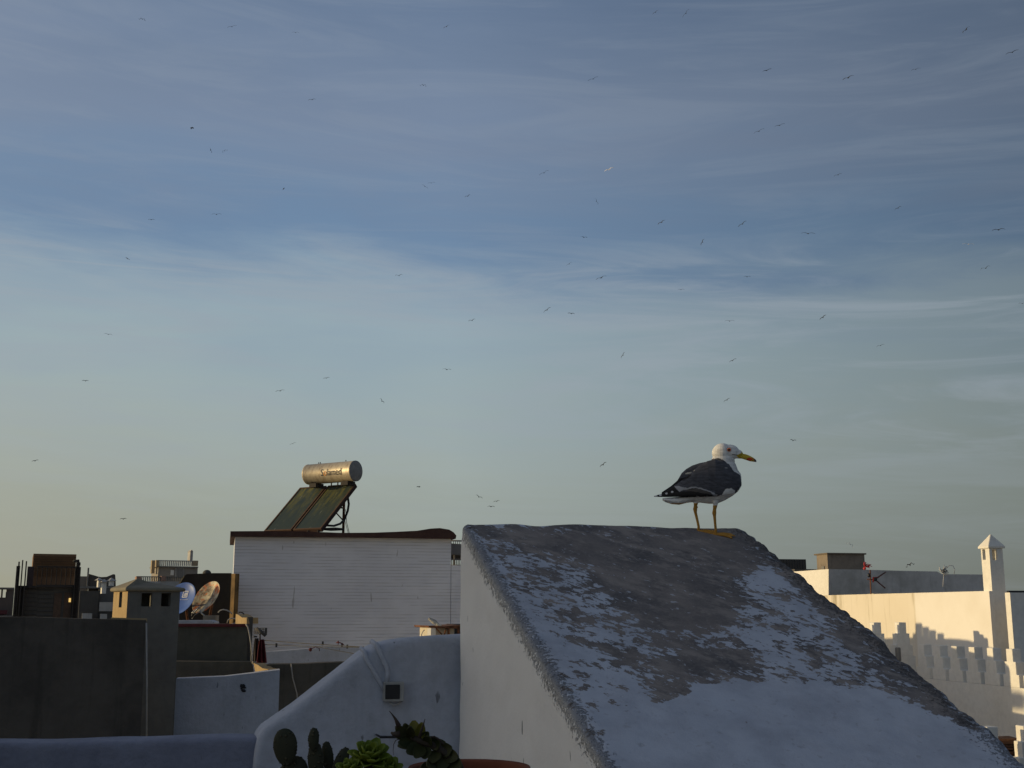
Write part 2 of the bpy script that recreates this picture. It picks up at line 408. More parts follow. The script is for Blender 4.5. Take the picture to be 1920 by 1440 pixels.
# flakes run down and across the slope
mp.inputs['Rotation'].default_value = (0, 0, math.radians(-28)); nt.links.new(o, mp.inputs['Vector'])
q = mp.outputs[0]
n1 = tex(nt, q, 8, 12, .66, (.9, 1.5, 1.1), .35)
n2 = tex(nt, q, 27, 9, .66, (.9, 1.4, 1.1), .35)
nn = mth(nt, 'ADD', mth(nt, 'MULTIPLY', n1, .5), mth(nt, 'MULTIPLY', n2, .5))
nn = mth(nt, 'MULTIPLY_ADD', mth(nt, 'SUBTRACT', nn, .5), 2.9, .5)
dif = mth(nt, 'SUBTRACT', sp.outputs[0], nn)
fl = ramp(nt, dif, -.012, .012)                # 1 = bare concrete
edgeband = mth(nt, 'SUBTRACT', ramp(nt, dif, -.06, -.012), fl)
cn = tex(nt, o, 3, 8, .65); cn2 = tex(nt, o, 60, 4, .6)
conc = mixc(nt, ramp(nt, cn, .3, .7), (.24, .21, .195), (.105, .10, .105))
conc = mixc(nt, mth(nt, 'MULTIPLY', ramp(nt, tex(nt, q, 6, 9, .7, (.8, 1.5, 1)), .47, .62), .7), conc, (.33, .29, .265))
conc = mixc(nt, mth(nt, 'MULTIPLY', ramp(nt, tex(nt, q, 22, 6, .65, (.8, 1.6, 1)), .63, .65), .9), conc, (.48, .50, .55))
conc = mixc(nt, mth(nt, 'MULTIPLY', ramp(nt, cn2, .45, .75), .5), conc, (.27, .25, .23))
conc = mixc(nt, mth(nt, 'MULTIPLY', ramp(nt, tex(nt, o, 7, 5, .6), .6, .72), .45), conc, (.05, .05, .055))
pn = tex(nt, o, 4, 7, .65)
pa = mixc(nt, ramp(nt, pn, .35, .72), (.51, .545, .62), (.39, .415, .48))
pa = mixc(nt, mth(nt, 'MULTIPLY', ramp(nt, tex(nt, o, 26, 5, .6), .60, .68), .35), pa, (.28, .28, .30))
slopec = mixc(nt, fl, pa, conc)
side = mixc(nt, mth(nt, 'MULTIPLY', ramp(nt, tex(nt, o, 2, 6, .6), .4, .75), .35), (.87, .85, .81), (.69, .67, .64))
ck = ramp(nt, tex(nt, o, 9, 2, .45, (2.4, 2.4, .55)), .715, .73)
side = mixc(nt, mth(nt, 'MULTIPLY', ck, .85), side, (.07, .065, .06))
pits = ramp(nt, mth(nt, 'ADD', mth(nt, 'MULTIPLY', tex(nt, o, 75, 5, .65), .7), mth(nt, 'MULTIPLY', sp.outputs[2], .22)), .47, .53)
pits = mth(nt, 'MULTIPLY', pits, ramp(nt, sp.outputs[2], .08, .45))
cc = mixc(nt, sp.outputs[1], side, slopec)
cc = mixc(nt, mth(nt, 'MULTIPLY', pits, .62), cc, (.09, .09, .095))
nt.links.new(cc, b.inputs['Base Color'])
h = mth(nt, 'MULTIPLY', fl, -1.0)
p1 = bump(nt, b, mth(nt, 'MULTIPLY', h, sp.outputs[1]), .6, .004)
p2 = bump(nt, b, tex(nt, o, 55, 8, .7), .45, .006, p1)
p3 = bump(nt, b, pits, .8, -.012, p2)
bump(nt, b, ck, .4, -.006, p3)
me.materials.append(m)

# ------------------------------------------------------------------ curved white wall, low wall, box and cables
pc = Pl(863, 5.78, 16.5)
cur = [(1000, 1600), (1000, 1188)] + [(863, 1190), (815, 1192), (770, 1196), (735, 1202), (706, 1211), (684, 1224), (655, 1246), (620, 1274), (585, 1302), (550, 1329), (520, 1350),
       (500, 1364), (488, 1376), (482, 1390), (478, 1410), (474, 1450), (468, 1700)]
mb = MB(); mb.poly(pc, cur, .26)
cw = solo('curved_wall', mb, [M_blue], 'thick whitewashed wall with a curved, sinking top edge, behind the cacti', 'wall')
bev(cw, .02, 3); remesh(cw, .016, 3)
o_ = V(cw.location)
for v in cw.data.vertices:
    p = V(v.co) + o_; v.co = V(v.co) + pc.n * (noise.noise(p * 3) * .010 + noise.noise(p * 9) * .004 + noise.noise(p * 24) * .0018) + V((0, 0, 1)) * noise.noise(p * 5) * .006
pw = Pl(468, 5.55, 6)
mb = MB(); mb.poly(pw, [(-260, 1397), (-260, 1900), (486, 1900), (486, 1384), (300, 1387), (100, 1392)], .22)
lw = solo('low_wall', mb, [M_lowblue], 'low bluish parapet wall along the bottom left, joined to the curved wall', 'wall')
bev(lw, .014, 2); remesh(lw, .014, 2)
for v in lw.data.vertices:
    p = V(v.co) + V(lw.location); v.co = V(v.co) + V((0, 0, 1)) * noise.noise(p * 4) * .006 + pw.n * noise.noise(p * 3) * .008

M_boxg = plain('box_plastic', (.33, .33, .32), .5)
q = pc.off(-.045)
e = empty('junction_box', pc.at(740, 1316), 'small grey electrical box with a black cover on the curved wall', 'electrical box')
mb = MB(); mb.rect(q, 721, 758, 1279, 1316, .05); bev(part('housing', mb, M_boxg, e), .004)
mb = MB(); mb.rect(q, 722.5, 750, 1284, 1311, .004, 0, .006); bev(part('cover', mb, M_black, e), .003)
mb = MB(); mb.tube([pc.at(728, 1315) + pc.n * .03, pc.at(735, 1322) + pc.n * .04, pc.at(744, 1319) + pc.n * .03, pc.at(752, 1314) + pc.n * .02], .004); part('loose_wire', mb, M_cable, e)
def onwall(pts, r, name, lab, mat):
    mb = MB(); mb.tube([pc.at(*p) + pc.n * (r * .6 if i else -.05) for i, p in enumerate(pts)], r, 8)
    return solo(name, mb, mat, lab, 'cable')
onwall([(680, 1216), (683, 1222), (686, 1236), (700, 1259), (712, 1279), (721, 1296)], .010, 'painted_cable', 'white painted cable, the lower of two running down to the electrical box', M_blue)
onwall([(700, 1203), (706, 1209), (711, 1222), (719, 1240), (725, 1252), (726, 1264), (724, 1281)], .011, 'painted_cable', 'white painted cable, the upper one with a kink, bent over the curved wall', M_blue)
mb = MB(); mb.tube([pc.at(704, 1377) + pc.n * .12, pc.at(737, 1378) + pc.n * .10], .006); mb.tube([pc.at(705, 1377) + pc.n * .12, pc.at(706, 1378) - pc.n * .05], .005)
solo('metal_rod', mb, M_black, 'short dark rod sticking out before the curved wall, left of the leafy plant', 'rod')

# ------------------------------------------------------------------ the white box house with the solar heater
ph = Pl(440, 26.6, 13.5)
m, nt, b = newmat('white_painted_block_courses', .85, 0, .25)
o = nt.nodes.new('ShaderNodeTexCoord').outputs['Object']
sx = nt.nodes.new('ShaderNodeSeparateXYZ'); nt.links.new(o, sx.inputs[0])
zz = mth(nt, 'MULTIPLY_ADD', tex(nt, o, 1.2, 2), .02, sx.outputs[2])
fr = mth(nt, 'FRACT', mth(nt, 'DIVIDE', zz, .072)); ln = mth(nt, 'SUBTRACT', 1.0, ramp(nt, mth(nt, 'ABSOLUTE', mth(nt, 'SUBTRACT', fr, .5)), .06, .16))
ln = mth(nt, 'MULTIPLY', ln, ramp(nt, tex(nt, o, 2.2, 5, .65, (.6, .6, 6)), .36, .6))
base = mixc(nt, ramp(nt, tex(nt, o, .7, 5), .3, .7), (.70, .72, .80), (.60, .62, .70))
c = mixc(nt, mth(nt, 'MULTIPLY', ln, .42), base, (.22, .22, .24))
sp_ = ramp(nt, tex(nt, o, 3.2, 2, .4, (2.2, 2.2, .5)), .735, .75)
c = mixc(nt, mth(nt, 'MULTIPLY', sp_, .4), c, (.08, .08, .08))
nt.links.new(c, b.inputs['Base Color']); bump(nt, b, ln, .5, -.01)
M_courses = m
e = empty('white_house', V((ph.at(640, 1145).x, ph.at(640, 1145).y, GR)), 'white box house with fine horizontal courses and a solar water heater on its flat roof', 'house')
mb = MB(); mb.rect(ph, 441, 846, 1002, 1500, 3.2); a = ph.at(441, 1002)
for i, v in enumerate(mb.v):
    if v.z < a.z - 1: v.z = GR
part('wall', mb, M_courses, e)
mb = MB(); mb.rect(ph, 846.3, 900, 1060, 1500, 3.0)
for v in mb.v:
    if v.z < a.z - 2: v.z = GR
part('lower_wall', mb, M_courses, e)
mb = MB(); mb.poly(ph, [(432, 997), (432, 1006.5), (640, 1008), (760, 1009.5), (852, 1011), (853, 1005), (848, 999), (840, 994), (822, 991), (805, 992), (780, 996), (740, 998), (700, 999.5), (640, 1000), (560, 997), (500, 996.5)], 3.5, 0, .18)
part('roof_slab', mb, M_roofbrown, e)
for x in (667, 738, 773, 772):
    pass
# railing behind its right end
pr = Pl(846, 31.2, 10)
e = empty('railed_roof', V((pr.at(870, 1145).x, pr.at(870, 1145).y, GR)), 'grey roof with a thin railing, showing in the gap between white house and bulkhead', 'building')
mb = MB(); mb.poly(pr, [(836, 1018), (836, 1038), (900, 1044), (900, 1023)], .3); part('roof_panel', mb, M_fargrey, e)
mb = MB(); mb.poly(pr.off(.35), [(836, 1038), (836, 1049), (900, 1050), (900, 1042)], .3); part('dark_band', mb, M_fardark, e)
mb = MB()
for x in range(838, 900, 3): mb.tube([pr.at(x, 1047), pr.at(x, 1061)], .012, 5)
for x in range(838, 900, 4): mb.tube([pr.at(x, 1014), pr.at(x, 1020)], .01, 5)
mb.tube([pr.at(836, 1061), pr.at(900, 1061)], .03, 6); mb.tube([pr.at(836, 1013.5), pr.at(900, 1015)], .02, 6); part('railing', mb, M_fargrey, e)
mb = MB(); mb.rect(pr.off(.1), 851.5, 854, 1030, 1061, .08); part('post', mb, M_fargrey, e)
mb = MB(); mb.rect(pr.off(1), 830, 905, 1061, 1400, .5); part('wall', mb, M_fargrey, e)

# solar heater
def ax_solar():
    a = math.radians(-31.5); return V((math.cos(a), math.sin(a), 0)), V((-math.sin(a), math.cos(a), 0))
sa, sb = ax_solar()
d0 = 28.3
B2 = P(602, 991.5, d0)                          # right bottom corner of the right panel
def stepx(p, dv, px): return p + dv * along(p, dv, px)
L_ = stepx(B2, -sa, 495)
half = (B2 - L_).length
top = P(667, 907.5, d0)                         # solve upslope: horizontal sb*c + z*s
tt = along(B2, sb, 667); 
best = None
for i in range(400):
    c_ = .5 + i * .01
    for zz_ in (0,):
        pass
    x_, y_ = proj(B2 + sb * c_ + V((0, 0, 1.05)))
    if best is None or abs(x_ - 667) < best[0]: best = (abs(x_ - 667), c_)
cH = best[1]; best = None
for i in range(300):
    z_ = .4 + i * .01; y_ = proj(B2 + sb * cH + V((0, 0, z_)))[1]
    if best is None or abs(y_ - 908) < best[0]: best = (abs(y_ - 908), z_)
UP = sb * cH + V((0, 0, best[1])); UN = sa.cross(UP).normalized()
if UN.z < 0: UN = -UN
eh = empty('solar_water_heater', ph.at(580, 997) + ph.w * 1.5, 'weathered solar water heater with round tank over two green streaked panels, on the white house', 'solar water heater')
m, nt, b = newmat('dirty_collector_glass', .28, 0, .22)
o = nt.nodes.new('ShaderNodeTexCoord').outputs['Object']
mp = nt.nodes.new('ShaderNodeMapping'); mp.vector_type = 'TEXTURE'
Mx = Matrix((sa, UP.normalized(), UN)).transposed(); mp.inputs['Rotation'].default_value = Mx.to_euler(); nt.links.new(o, mp.inputs[0])
st = tex(nt, mp.outputs[0], 3.5, 8, .7, (3.0, .55, 1)); st2 = tex(nt, mp.outputs[0], 9, 4, .6, (3, .35, 1))
sz = nt.nodes.new('ShaderNodeSeparateXYZ'); nt.links.new(o, sz.inputs[0])
hi = ramp(nt, sz.outputs[2], .35, 1.25)
f = mth(nt, 'MULTIPLY', ramp(nt, st, .38, .75), mth(nt, 'MULTIPLY_ADD', hi, .85, .1))
c = mixc(nt, f, (.032, .048, .044), (.18, .17, .045))
c = mixc(nt, mth(nt, 'MULTIPLY', ramp(nt, st2, .66, .72), .7), c, (.35, .36, .25))
nt.links.new(c, b.inputs['Base Color']); nt.links.new(mth(nt, 'MULTIPLY_ADD', f, .4, .45), b.inputs['Roughness'])
M_coll = m
pwid = half / 2 - .03
for k in range(2):
    o0 = L_ + sa * (k * (half / 2 + .03))
    mb = MB(); mb.box(o0 - UN * .09, sa * pwid, UP, UN * .075); fr_ = part('collector_panel', mb, M_rust if False else M_roofbrown, eh)
    mb = MB()
    t_ = .035
    un = UP.normalized()
    mb.box(o0 - UN * .015, sa * pwid, un * t_, UN * .03); mb.box(o0 - UN * .015 + UP - un * t_, sa * pwid, un * t_, UN * .03)
    mb.box(o0 - UN * .015 + un * t_, sa * t_, UP - un * 2 * t_, UN * .03); mb.box(o0 - UN * .015 + sa * (pwid - t_) + un * t_, sa * t_, UP - un * 2 * t_, UN * .03)
    part('panel_frame', mb, plain('panel_frame_%d' % k, (.11, .065, .04), .7, .2), fr_)
    mb = MB(); mb.box(o0 + sa * (t_ + .001) + un * (t_ + .001) - UN * .012, sa * (pwid - 2 * t_ - .002), UP - un * (2 * t_ + .002), UN * .012); part('glass', mb, M_coll, fr_)
# tank
Tr = P(667.5, 883, d0 + cH * .83 * .72)
Tl = stepx(Tr, -sa, 577); TL = (Tr - Tl).length
rr = 19.6 / F * (Tr.y * CP + (Tr.z - CZ) * SP)
AX = Matrix((sb, V((0, 0, 1)), sa)).transposed()
m, nt, b = newmat('tarnished_tank_metal', .5, .35, .5)
o = nt.nodes.new('ShaderNodeTexCoord').outputs['Object']
mp = nt.nodes.new('ShaderNodeMapping'); mp.vector_type = 'TEXTURE'; mp.inputs['Rotation'].default_value = Matrix((sa, sb, V((0, 0, 1)))).transposed().to_euler(); nt.links.new(o, mp.inputs[0])
g1 = ramp(nt, tex(nt, mp.outputs[0], 4, 8, .7, (3.5, 1, 1)), .45, .72)
c = mixc(nt, mth(nt, 'MULTIPLY', g1, .7), (.50, .44, .34), (.20, .13, .08))
sz = nt.nodes.new('ShaderNodeSeparateXYZ'); nt.links.new(o, sz.inputs[0])
nt.links.new(c, b.inputs['Base Color']); bump(nt, b, tex(nt, mp.outputs[0], 6, 5, .6, (4, 1, 1)), .25, .01)
M_tank = m
mb = MB(); mb.lathe(Tl, [(0, .05), (rr * .93, .05), (rr, .03), (rr, .05), (rr * .985, .06), (rr * .985, TL - .06), (rr, TL - .05), (rr, TL - .012)], 48, 0, AX)
tk = part('tank', mb, M_tank, eh)
mb = MB(); mb.lathe(Tr, [(rr, -.012), (rr, 0), (rr * .96, .004), (0, .006)], 48, 0, AX); part('end_cap', mb, plain('tank_end_cap', (.22, .22, .23), .5, .2), tk)
mb = MB()
for px_ in (594, 653):
    c0 = stepx(Tr, -sa, px_) + V((0, 0, -rr)); mb = MB(); mb.box(c0 - sa * .11 - sb * .15 - V((0, 0, .09)), sa * .22, sb * .3, V((0, 0, .10)))
    part('tank_bracket', mb, M_wood, eh)
mb = MB()
for px_ in (622, 634): 
    c0 = stepx(Tr, -sa, px_) + V((0, 0, -rr)); mb = MB(); mb.tube([c0 + V((0, 0, .03)), c0 - V((0, 0, .09))], .018, 6); part('pipe_stub', mb, M_dcable, tk)
for px_ in (597, 600, 648): 
    c0 = stepx(Tr, -sa, px_) + V((0, 0, rr)); mb = MB(); mb.tube([c0 - V((0, 0, .03)), c0 + V((0, 0, .035))], .012, 6); part('pipe_stub', mb, M_dcable, tk)
# lettering wrapped round the tank
def finer(vs, fs, l):
    bm = bmesh.new(); bv = [bm.verts.new(v) for v in vs]
    for f in fs:
        try: bm.faces.new([bv[i] for i in f])
        except ValueError: pass
    bmesh.ops.triangulate(bm, faces=bm.faces)
    for _ in range(6):
        le = [x for x in bm.edges if x.calc_length() > l]
        if not le: break
        bmesh.ops.subdivide_edges(bm, edges=le, cuts=1); bmesh.ops.triangulate(bm, faces=bm.faces)
    bm.verts.index_update(); r = [V(v.co) for v in bm.verts], [[v.index for v in f.verts] for f in bm.faces]
    bm.free(); return r
vs1, fs1 = finer(*txtmesh('Solamed', .205), .03)
wd = max(v.x for v in vs1)
pS = stepx(Tr, -sa, 613.5); pE = stepx(Tr, -sa, 652); span = (pE - pS).length; kx = span / wd
vs2, _ = txtmesh('S', .205); wS = max(v.x for v in vs2) + .014; vs3, _ = txtmesh('So', .205); wSo = max(v.x for v in vs3) + .003
# viewer side of the tank: angle about axis
vd = (V((0, 0, CZ)) - Tr); vd = (vd - sa * vd.dot(sa)).normalized()
a0 = math.atan2(vd.z, vd.dot(sb))
mbD, mbO = MB(), MB()
for grp, mbx in ((0, mbD), (1, mbO)):
    fs = []
    for f in fs1:
        xm = sum(vs1[i].x for i in f) / len(f)
        if (wS < xm < wSo) == (grp == 1): fs.append(f)
    vs = []
    for v in vs1:
        ang = a0 - (v.y - .075) / rr * 1.15 * (1) - .12
        dirv = sb * math.cos(ang) + V((0, 0, 1)) * math.sin(ang)
        vs.append(pS + sa * v.x * kx + dirv * (rr * .985 + .010))
    used = sorted({i for f in fs for i in f}); mpp = {i: k for k, i in enumerate(used)}
    mbx.add([vs[i] for i in used], [[mpp[i] for i in f] for f in fs])
part('lettering', mbD, plain('dark_letters', (.06, .06, .07), .5), tk, 'dark letters reading Solamed')
part('lettering', mbO, plain('orange_letter', (.75, .30, .05), .5), tk, 'orange letter o')
# stand: post behind, braces, feet, hose
mb = MB()
foot = P(643.5, 1000, d0 + cH * .8); hd = P(645.5, 925, d0 + cH * .8)
foot.x, foot.y = hd.x, hd.y
mb.tube([foot - V((0, 0, .1)), hd], .035, 6); part('post', mb, M_rust, eh)
mb = MB(); mb.tube([P(645, 953, d0 + cH * .8), P(632, 950, d0 + cH * .5)], .022, 6); mb.tube([P(643.5, 976, d0 + cH * .8), P(628, 959, d0 + cH * .45)], .016, 6); part('brace', mb, M_rust, eh)
for px_, dd in ((522, 0), (577, 0), (596, 0)):
    c0 = stepx(B2, -sa, px_) ; mb = MB(); mb.tube([c0 - V((0, 0, .0)) + sb * .05, c0 + V((-.05, 0, -.14)) + sb * .05], .035, 6); part('foot', mb, M_wood, eh)
mb = MB(); mb.box(P(603, 994, d0 + .3), sa * .42, sb * .35, V((0, 0, .05)))
part('base_plate', mb, M_wood, eh)
mb = MB(); mb.tube([P(652, 931, d0 + 1.1), P(654, 945, d0 + 1.1), P(652, 958, d0 + 1.1), P(646, 974, d0 + 1), P(638, 982, d0 + .8), P(626, 986, d0 + .6), P(610, 985, d0 + .4)], .028, 8); part('hose', mb, M_dcable, eh)
mb = MB(); mb.tube([P(648, 955, d0 + 1.2), P(650, 980, d0 + 1.3), P(655, 1000, d0 + 1.4)], .008, 5); mb.tube([P(646, 950, d0 + 1.2), P(647, 978, d0 + 1.3), P(653, 1000, d0 + 1.4)], .007, 5); part('thin_wire', mb, M_dcable, eh)
# ------------------------------------------------------------------ left roofs
def house(name, label, cat, pl, x0, x1, yt, yb, depth, mat, group=None):
    e = empty(name, V((pl.at((x0 + x1) / 2, yt).x, pl.at((x0 + x1) / 2, yt).y, GR)), label, cat, group)
    mb = MB(); mb.rect(pl, x0, x1, yt, yb, depth)
    zt = max(v.z for v in mb.v)
    for v in mb.v:
        if v.z < zt - .01: v.z = GR
    part('wall', mb, mat, e)
    return e
def solidwall(name, label, cat, pl, pts, depth, mat, down=True, group=None):
    mb = MB(); mb.poly(pl, pts, depth)
    if down:
        zb = min(v.z for v in mb.v)
        for v in mb.v:
            if v.z < zb + .35: v.z = GR
    return solo(name, mb, mat, label, cat, group)
# big dark rendered wall, lower left
pd = Pl(275, 12.0, 18)
solidwall('rendered_wall', 'big dark rough rendered wall filling the lower left corner', 'wall', pd,
          [(-250, 1156), (-250, 1500), (274.5, 1500), (274, 1163), (210, 1161), (150, 1160), (60, 1157)], .35, M_dark)
# thin ledge with crumbs on top near the chimney
mb = MB(); mb.tube([pd.at(274.5, 1168) + pd.n * .03, pd.at(275.5, 1280) + pd.n * .03, pd.at(274.5, 1420) + pd.n * .03], .009, 6)
solo('white_pipe', mb, M_cable, 'thin pale pipe running down the corner between dark wall and grey chimney', 'pipe')
# chimney with cap
pk = Pl(240, 12.9, 35)
dl = along(pk.at(240, 1112), pk.w, 213.5)
e = empty('square_chimney', V((pk.at(290, 1145).x, pk.at(290, 1145).y, CZ - 4)), 'broad square chimney with hipped cap and one-slot sunlit side, beside the dark wall', 'chimney')
mb = MB(); mb.rect(pk, 240, 338, 1106, 1600, dl); sh = part('shaft', mb, M_grey, e)
TR = pk.at(338, 1106); TL_ = pk.at(240, 1106)
cu_ = MB()
wv = .08
a0_ = pk.at(240, 1100); a1_ = pk.at(338, 1100); a1_.z = a0_.z
h_in = .45
cu_.box(V((a0_.x, a0_.y, pk.at(240, 1146).z)) + pk.u * wv + pk.w * wv, pk.u * ((a1_ - a0_).length - 2 * wv), pk.w * (dl - 2 * wv), V((0, 0, .5)))
cut(sh, cu_)
for x0, x1 in ((266, 286), (303, 321)):
    c2 = MB(); c2.rect(pk, x0, x1, 1112, 1137, .2, 0, .1); cut(sh, c2)
ls = Pl(240, 12.9, 35 - 90)                        # left side plane
ls.o = pk.at(240, 1112); ls.n = -pk.u; ls.u = -pk.w; ls.w = pk.u
c2 = MB(); c2.rect(ls, 224.5, 230, 1110, 1139, .2, 0, .1); cut(sh, c2)
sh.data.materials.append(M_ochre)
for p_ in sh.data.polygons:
    if p_.normal.dot(pk.u) < -.9 and (V(p_.center) + worg(sh) - pk.at(240, 1120)).dot(pk.u) < .02: p_.material_index = 1  # sunlit left face coloured a lighter ochre, sun brightness put into the colour
# cap: irregular hip
mb = MB()
ov = .035
c00 = V((a0_.x, a0_.y, pk.at(240, 1108.5).z)) - pk.u * ov - pk.w * ov; W_ = (a1_ - a0_).length + 2 * ov + .02; D_ = dl + 2 * ov
ring0 = [c00, c00 + pk.u * W_, c00 + pk.u * W_ + pk.w * D_, c00 + pk.w * D_]
zt = pk.at(240, 1102).z - c00.z
zA = pk.at(258, 1087).z - c00.z
ring1 = [p + V((0, 0, zt)) for p in ring0]
ap = [c00 + pk.u * W_ * .30 + pk.w * D_ * .42 + V((0, 0, zA + .02)), c00 + pk.u * W_ * .52 + pk.w * D_ * .5 + V((0, 0, zA * .86))]
mb.add(ring0 + ring1 + ap, [[3, 2, 1, 0]] + [[i, (i + 1) % 4, (i + 1) % 4 + 4, i + 4] for i in range(4)] + [[4, 5, 9, 8], [5, 6, 9], [6, 7, 8, 9], [7, 4, 8]])
cp = part('cap', mb, plaster('chimney_cap_render', (.26, .23, .17), (.15, .14, .12), .6, 3, .0, .4, 20), e)
bev(cp, .02, 3)
solidwall('brick_ledge', 'narrow crumbly ledge catching the sun at the foot of the square chimney', 'ledge', Pl(208, 12.1, 18), [(208, 1158), (208, 1163.5), (276, 1165), (276, 1160)], .25, M_ochre, False)
# low white wall under the chimney
pz = Pl(335, 13.4, 12)
solidwall('low_white_wall', 'small white wall between the square chimney and the curved wall, with a dark smudge', 'wall', pz,
          [(330, 1273), (330, 1500), (524.5, 1500), (524.5, 1256), (500, 1259), (470, 1263), (420, 1269)], .3, M_blue)
mb = MB(); r0 = random.Random(3)
for i in range(16): mb.ell(pz.at(455 + r0.uniform(-5, 5), 1290 + r0.uniform(-6, 6)) + pz.n * .004, (r0.uniform(.006, .018), .01, r0.uniform(.006, .018)), None, 8, 5)
solo('dark_smudge', mb, M_black, 'dark tar smudge on the low white wall', 'smudge')
# dark wall behind (x 525-655)
pg = Pl(525, 18.5, 6)
solidwall('yard_wall', 'dark stained wall between the low white wall and the curved wall', 'wall', pg, [(500, 1246), (500, 1600), (700, 1600), (700, 1239), (655, 1241), (600, 1243), (560, 1245)], .4, M_mid_d if False else plaster('stained_dark_wall', (.10, .095, .085), (.05, .05, .045), .8, .9, .5, .4, 12))
mb = MB(); mb.tube([pg.at(546, 1244) + pg.n * .03, pg.at(549, 1270) + pg.n * .03, pg.at(557, 1300) + pg.n * .03, pg.at(560, 1330) + pg.n * .03], .01, 5); solo('hanging_wire', mb, M_cable, 'thin wire hanging down the dark stained wall', 'wire')
# bluish parapet in front of the white house
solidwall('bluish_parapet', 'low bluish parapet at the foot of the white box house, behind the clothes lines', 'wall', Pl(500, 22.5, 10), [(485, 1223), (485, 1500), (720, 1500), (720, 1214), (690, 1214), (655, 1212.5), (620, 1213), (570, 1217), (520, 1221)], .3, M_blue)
# coping wall
pq = Pl(338, 19.2, 14)
e = empty('coping_wall', pq.at(405, 1230), 'dark wall with a thin red painted top edge below the two satellite dishes', 'wall')
mb = MB(); mb.poly(pq, [(300, 1175), (300, 1700), (470, 1700), (470, 1240), (463.5, 1239), (463.5, 1175)], .3); part('wall', mb, M_dark2 if False else plaster('patchy_dark_render', (.105, .10, .082), (.055, .05, .045), .8, 1.0, .2, .5, 12), e)
mb = MB(); mb.poly(pq, [(300, 1169.5), (300, 1175), (464, 1175), (464, 1170)], .4, 0, .04); part('coping', mb, M_redtrim, e)
mb = MB(); mb.poly(pq.off(-.5), [(300, 1240), (300, 1268), (330, 1272), (400, 1268), (477, 1266), (473, 1241)], .4); solo('concrete_ledge', mb, plaster('ledge_render', (.12, .11, .09), (.07, .065, .055), .8, 1.5, .2, .5, 12), 'dark concrete ledge along the foot of the red edged wall', 'ledge')
# wedge catching sun at its right end
pt_ = Pl(475, 18.6, -50)
mb = MB(); mb.poly(pt_, [(475.5, 1243), (479.5, 1265.5), (490, 1263), (500, 1259), (503, 1255), (492, 1253), (484, 1247)], .18)
solo('plaster_chunk', mb, M_ochre, 'triangular plaster end of a ledge glowing in the sun above the low white wall', 'plaster block')
mb = MB(); rr_ = random.Random(5); prev = None
for i in range(26):
    x = 476 + i * 1.25; y = 1242 + i * .62 + rr_.uniform(-1.5, 1)
    mb.ell(P(x, y, 18.75), (.035, .03, .03), None, 7, 5)
solo('rubble_edge', mb, M_mid, 'crumbling rubble along the top of the glowing triangular plaster end', 'rubble', kind='stuff')
# end block with sun
e2_ = Pl(463.5, 19.5, 14)
mb = MB(); mb.rect(e2_, 464, 474.5, 1157, 1262, .35); solo('wall_end', mb, M_fardark, 'narrow dark upright end of the red edged wall', 'pillar')
pf = Pl(441, 19.9, -55)
mb = MB(); mb.poly(pf, [(441.5, 1169.5), (442, 1151), (447, 1153), (454, 1158), (462.5, 1158), (462.5, 1169.5)], .2)
solo('plastered_block', mb, M_ochre, 'small uneven block glowing in the sun at the right end of the red edged wall', 'plaster block')
# ledge slab under dishes
pl_ = Pl(338, 20.3, 6)
mb = MB(); mb.poly(pl_, [(320, 1163.5), (320, 1169), (402, 1169), (401, 1166), (392, 1163)], .6); solo('grey_slab', mb, plain('grey_sheet', (.36, .38, .44), .5), 'flat bluish grey slab lying in front of the satellite dishes', 'slab')
mb = MB(); mb.rect(Pl(380, 22.5, 6), 381, 404, 1154, 1172, .5); solo('concrete_block', mb, M_mid, 'small concrete block under the rusty satellite dish', 'block')
# dark shed behind dishes
ps = Pl(340, 25.0, 14.5)
e = empty('dark_shed', V((ps.at(390, 1145).x, ps.at(390, 1145).y, CZ - 4)), 'dark flat topped shed behind the satellite dishes, chamfered at its upper left', 'shed')
mb = MB(); mb.poly(ps, [(336, 1092), (336, 1700), (434, 1700), (434, 1074.5), (400, 1074.5), (350, 1076.5), (345, 1080)], 2.0); part('wall', mb, plaster('soot_render', (.045, .038, .030), (.025, .02, .02), .7, 1, .2, .3, 12), e)
mb = MB(); mb.poly(ps.off(-.02), [(334, 1096), (336, 1096.5), (346, 1080.5), (344.5, 1079.5)], .1); part('edge_trim', mb, M_ochre, e)
pp = Pl(441, 24.3, 38)
dq = along(pp.at(441, 1100), pp.w, 434)
mb = MB(); mb.rect(pp, 441, 449, 1075.5, 1700, dq if dq < 3 else 1.0)
e = solo('shed_pillar', mb, M_ochre_d if False else plaster('pillar_render', (.20, .13, .06), (.04, .03, .02), .9, 2.2, .8, .4, 14), 'rough pillar with a sunlit streaked left side, standing at the corner of the white house', 'pillar')
mb = MB(); mb.lathe(ps.at(388, 1074) + ps.w * .5, [(.09, -.1), (.09, .03), (.05, .07), (0, .08)], 14); solo('roof_vent', mb, M_fardark, 'tiny rounded roof vent on top of the dark shed', 'vent')

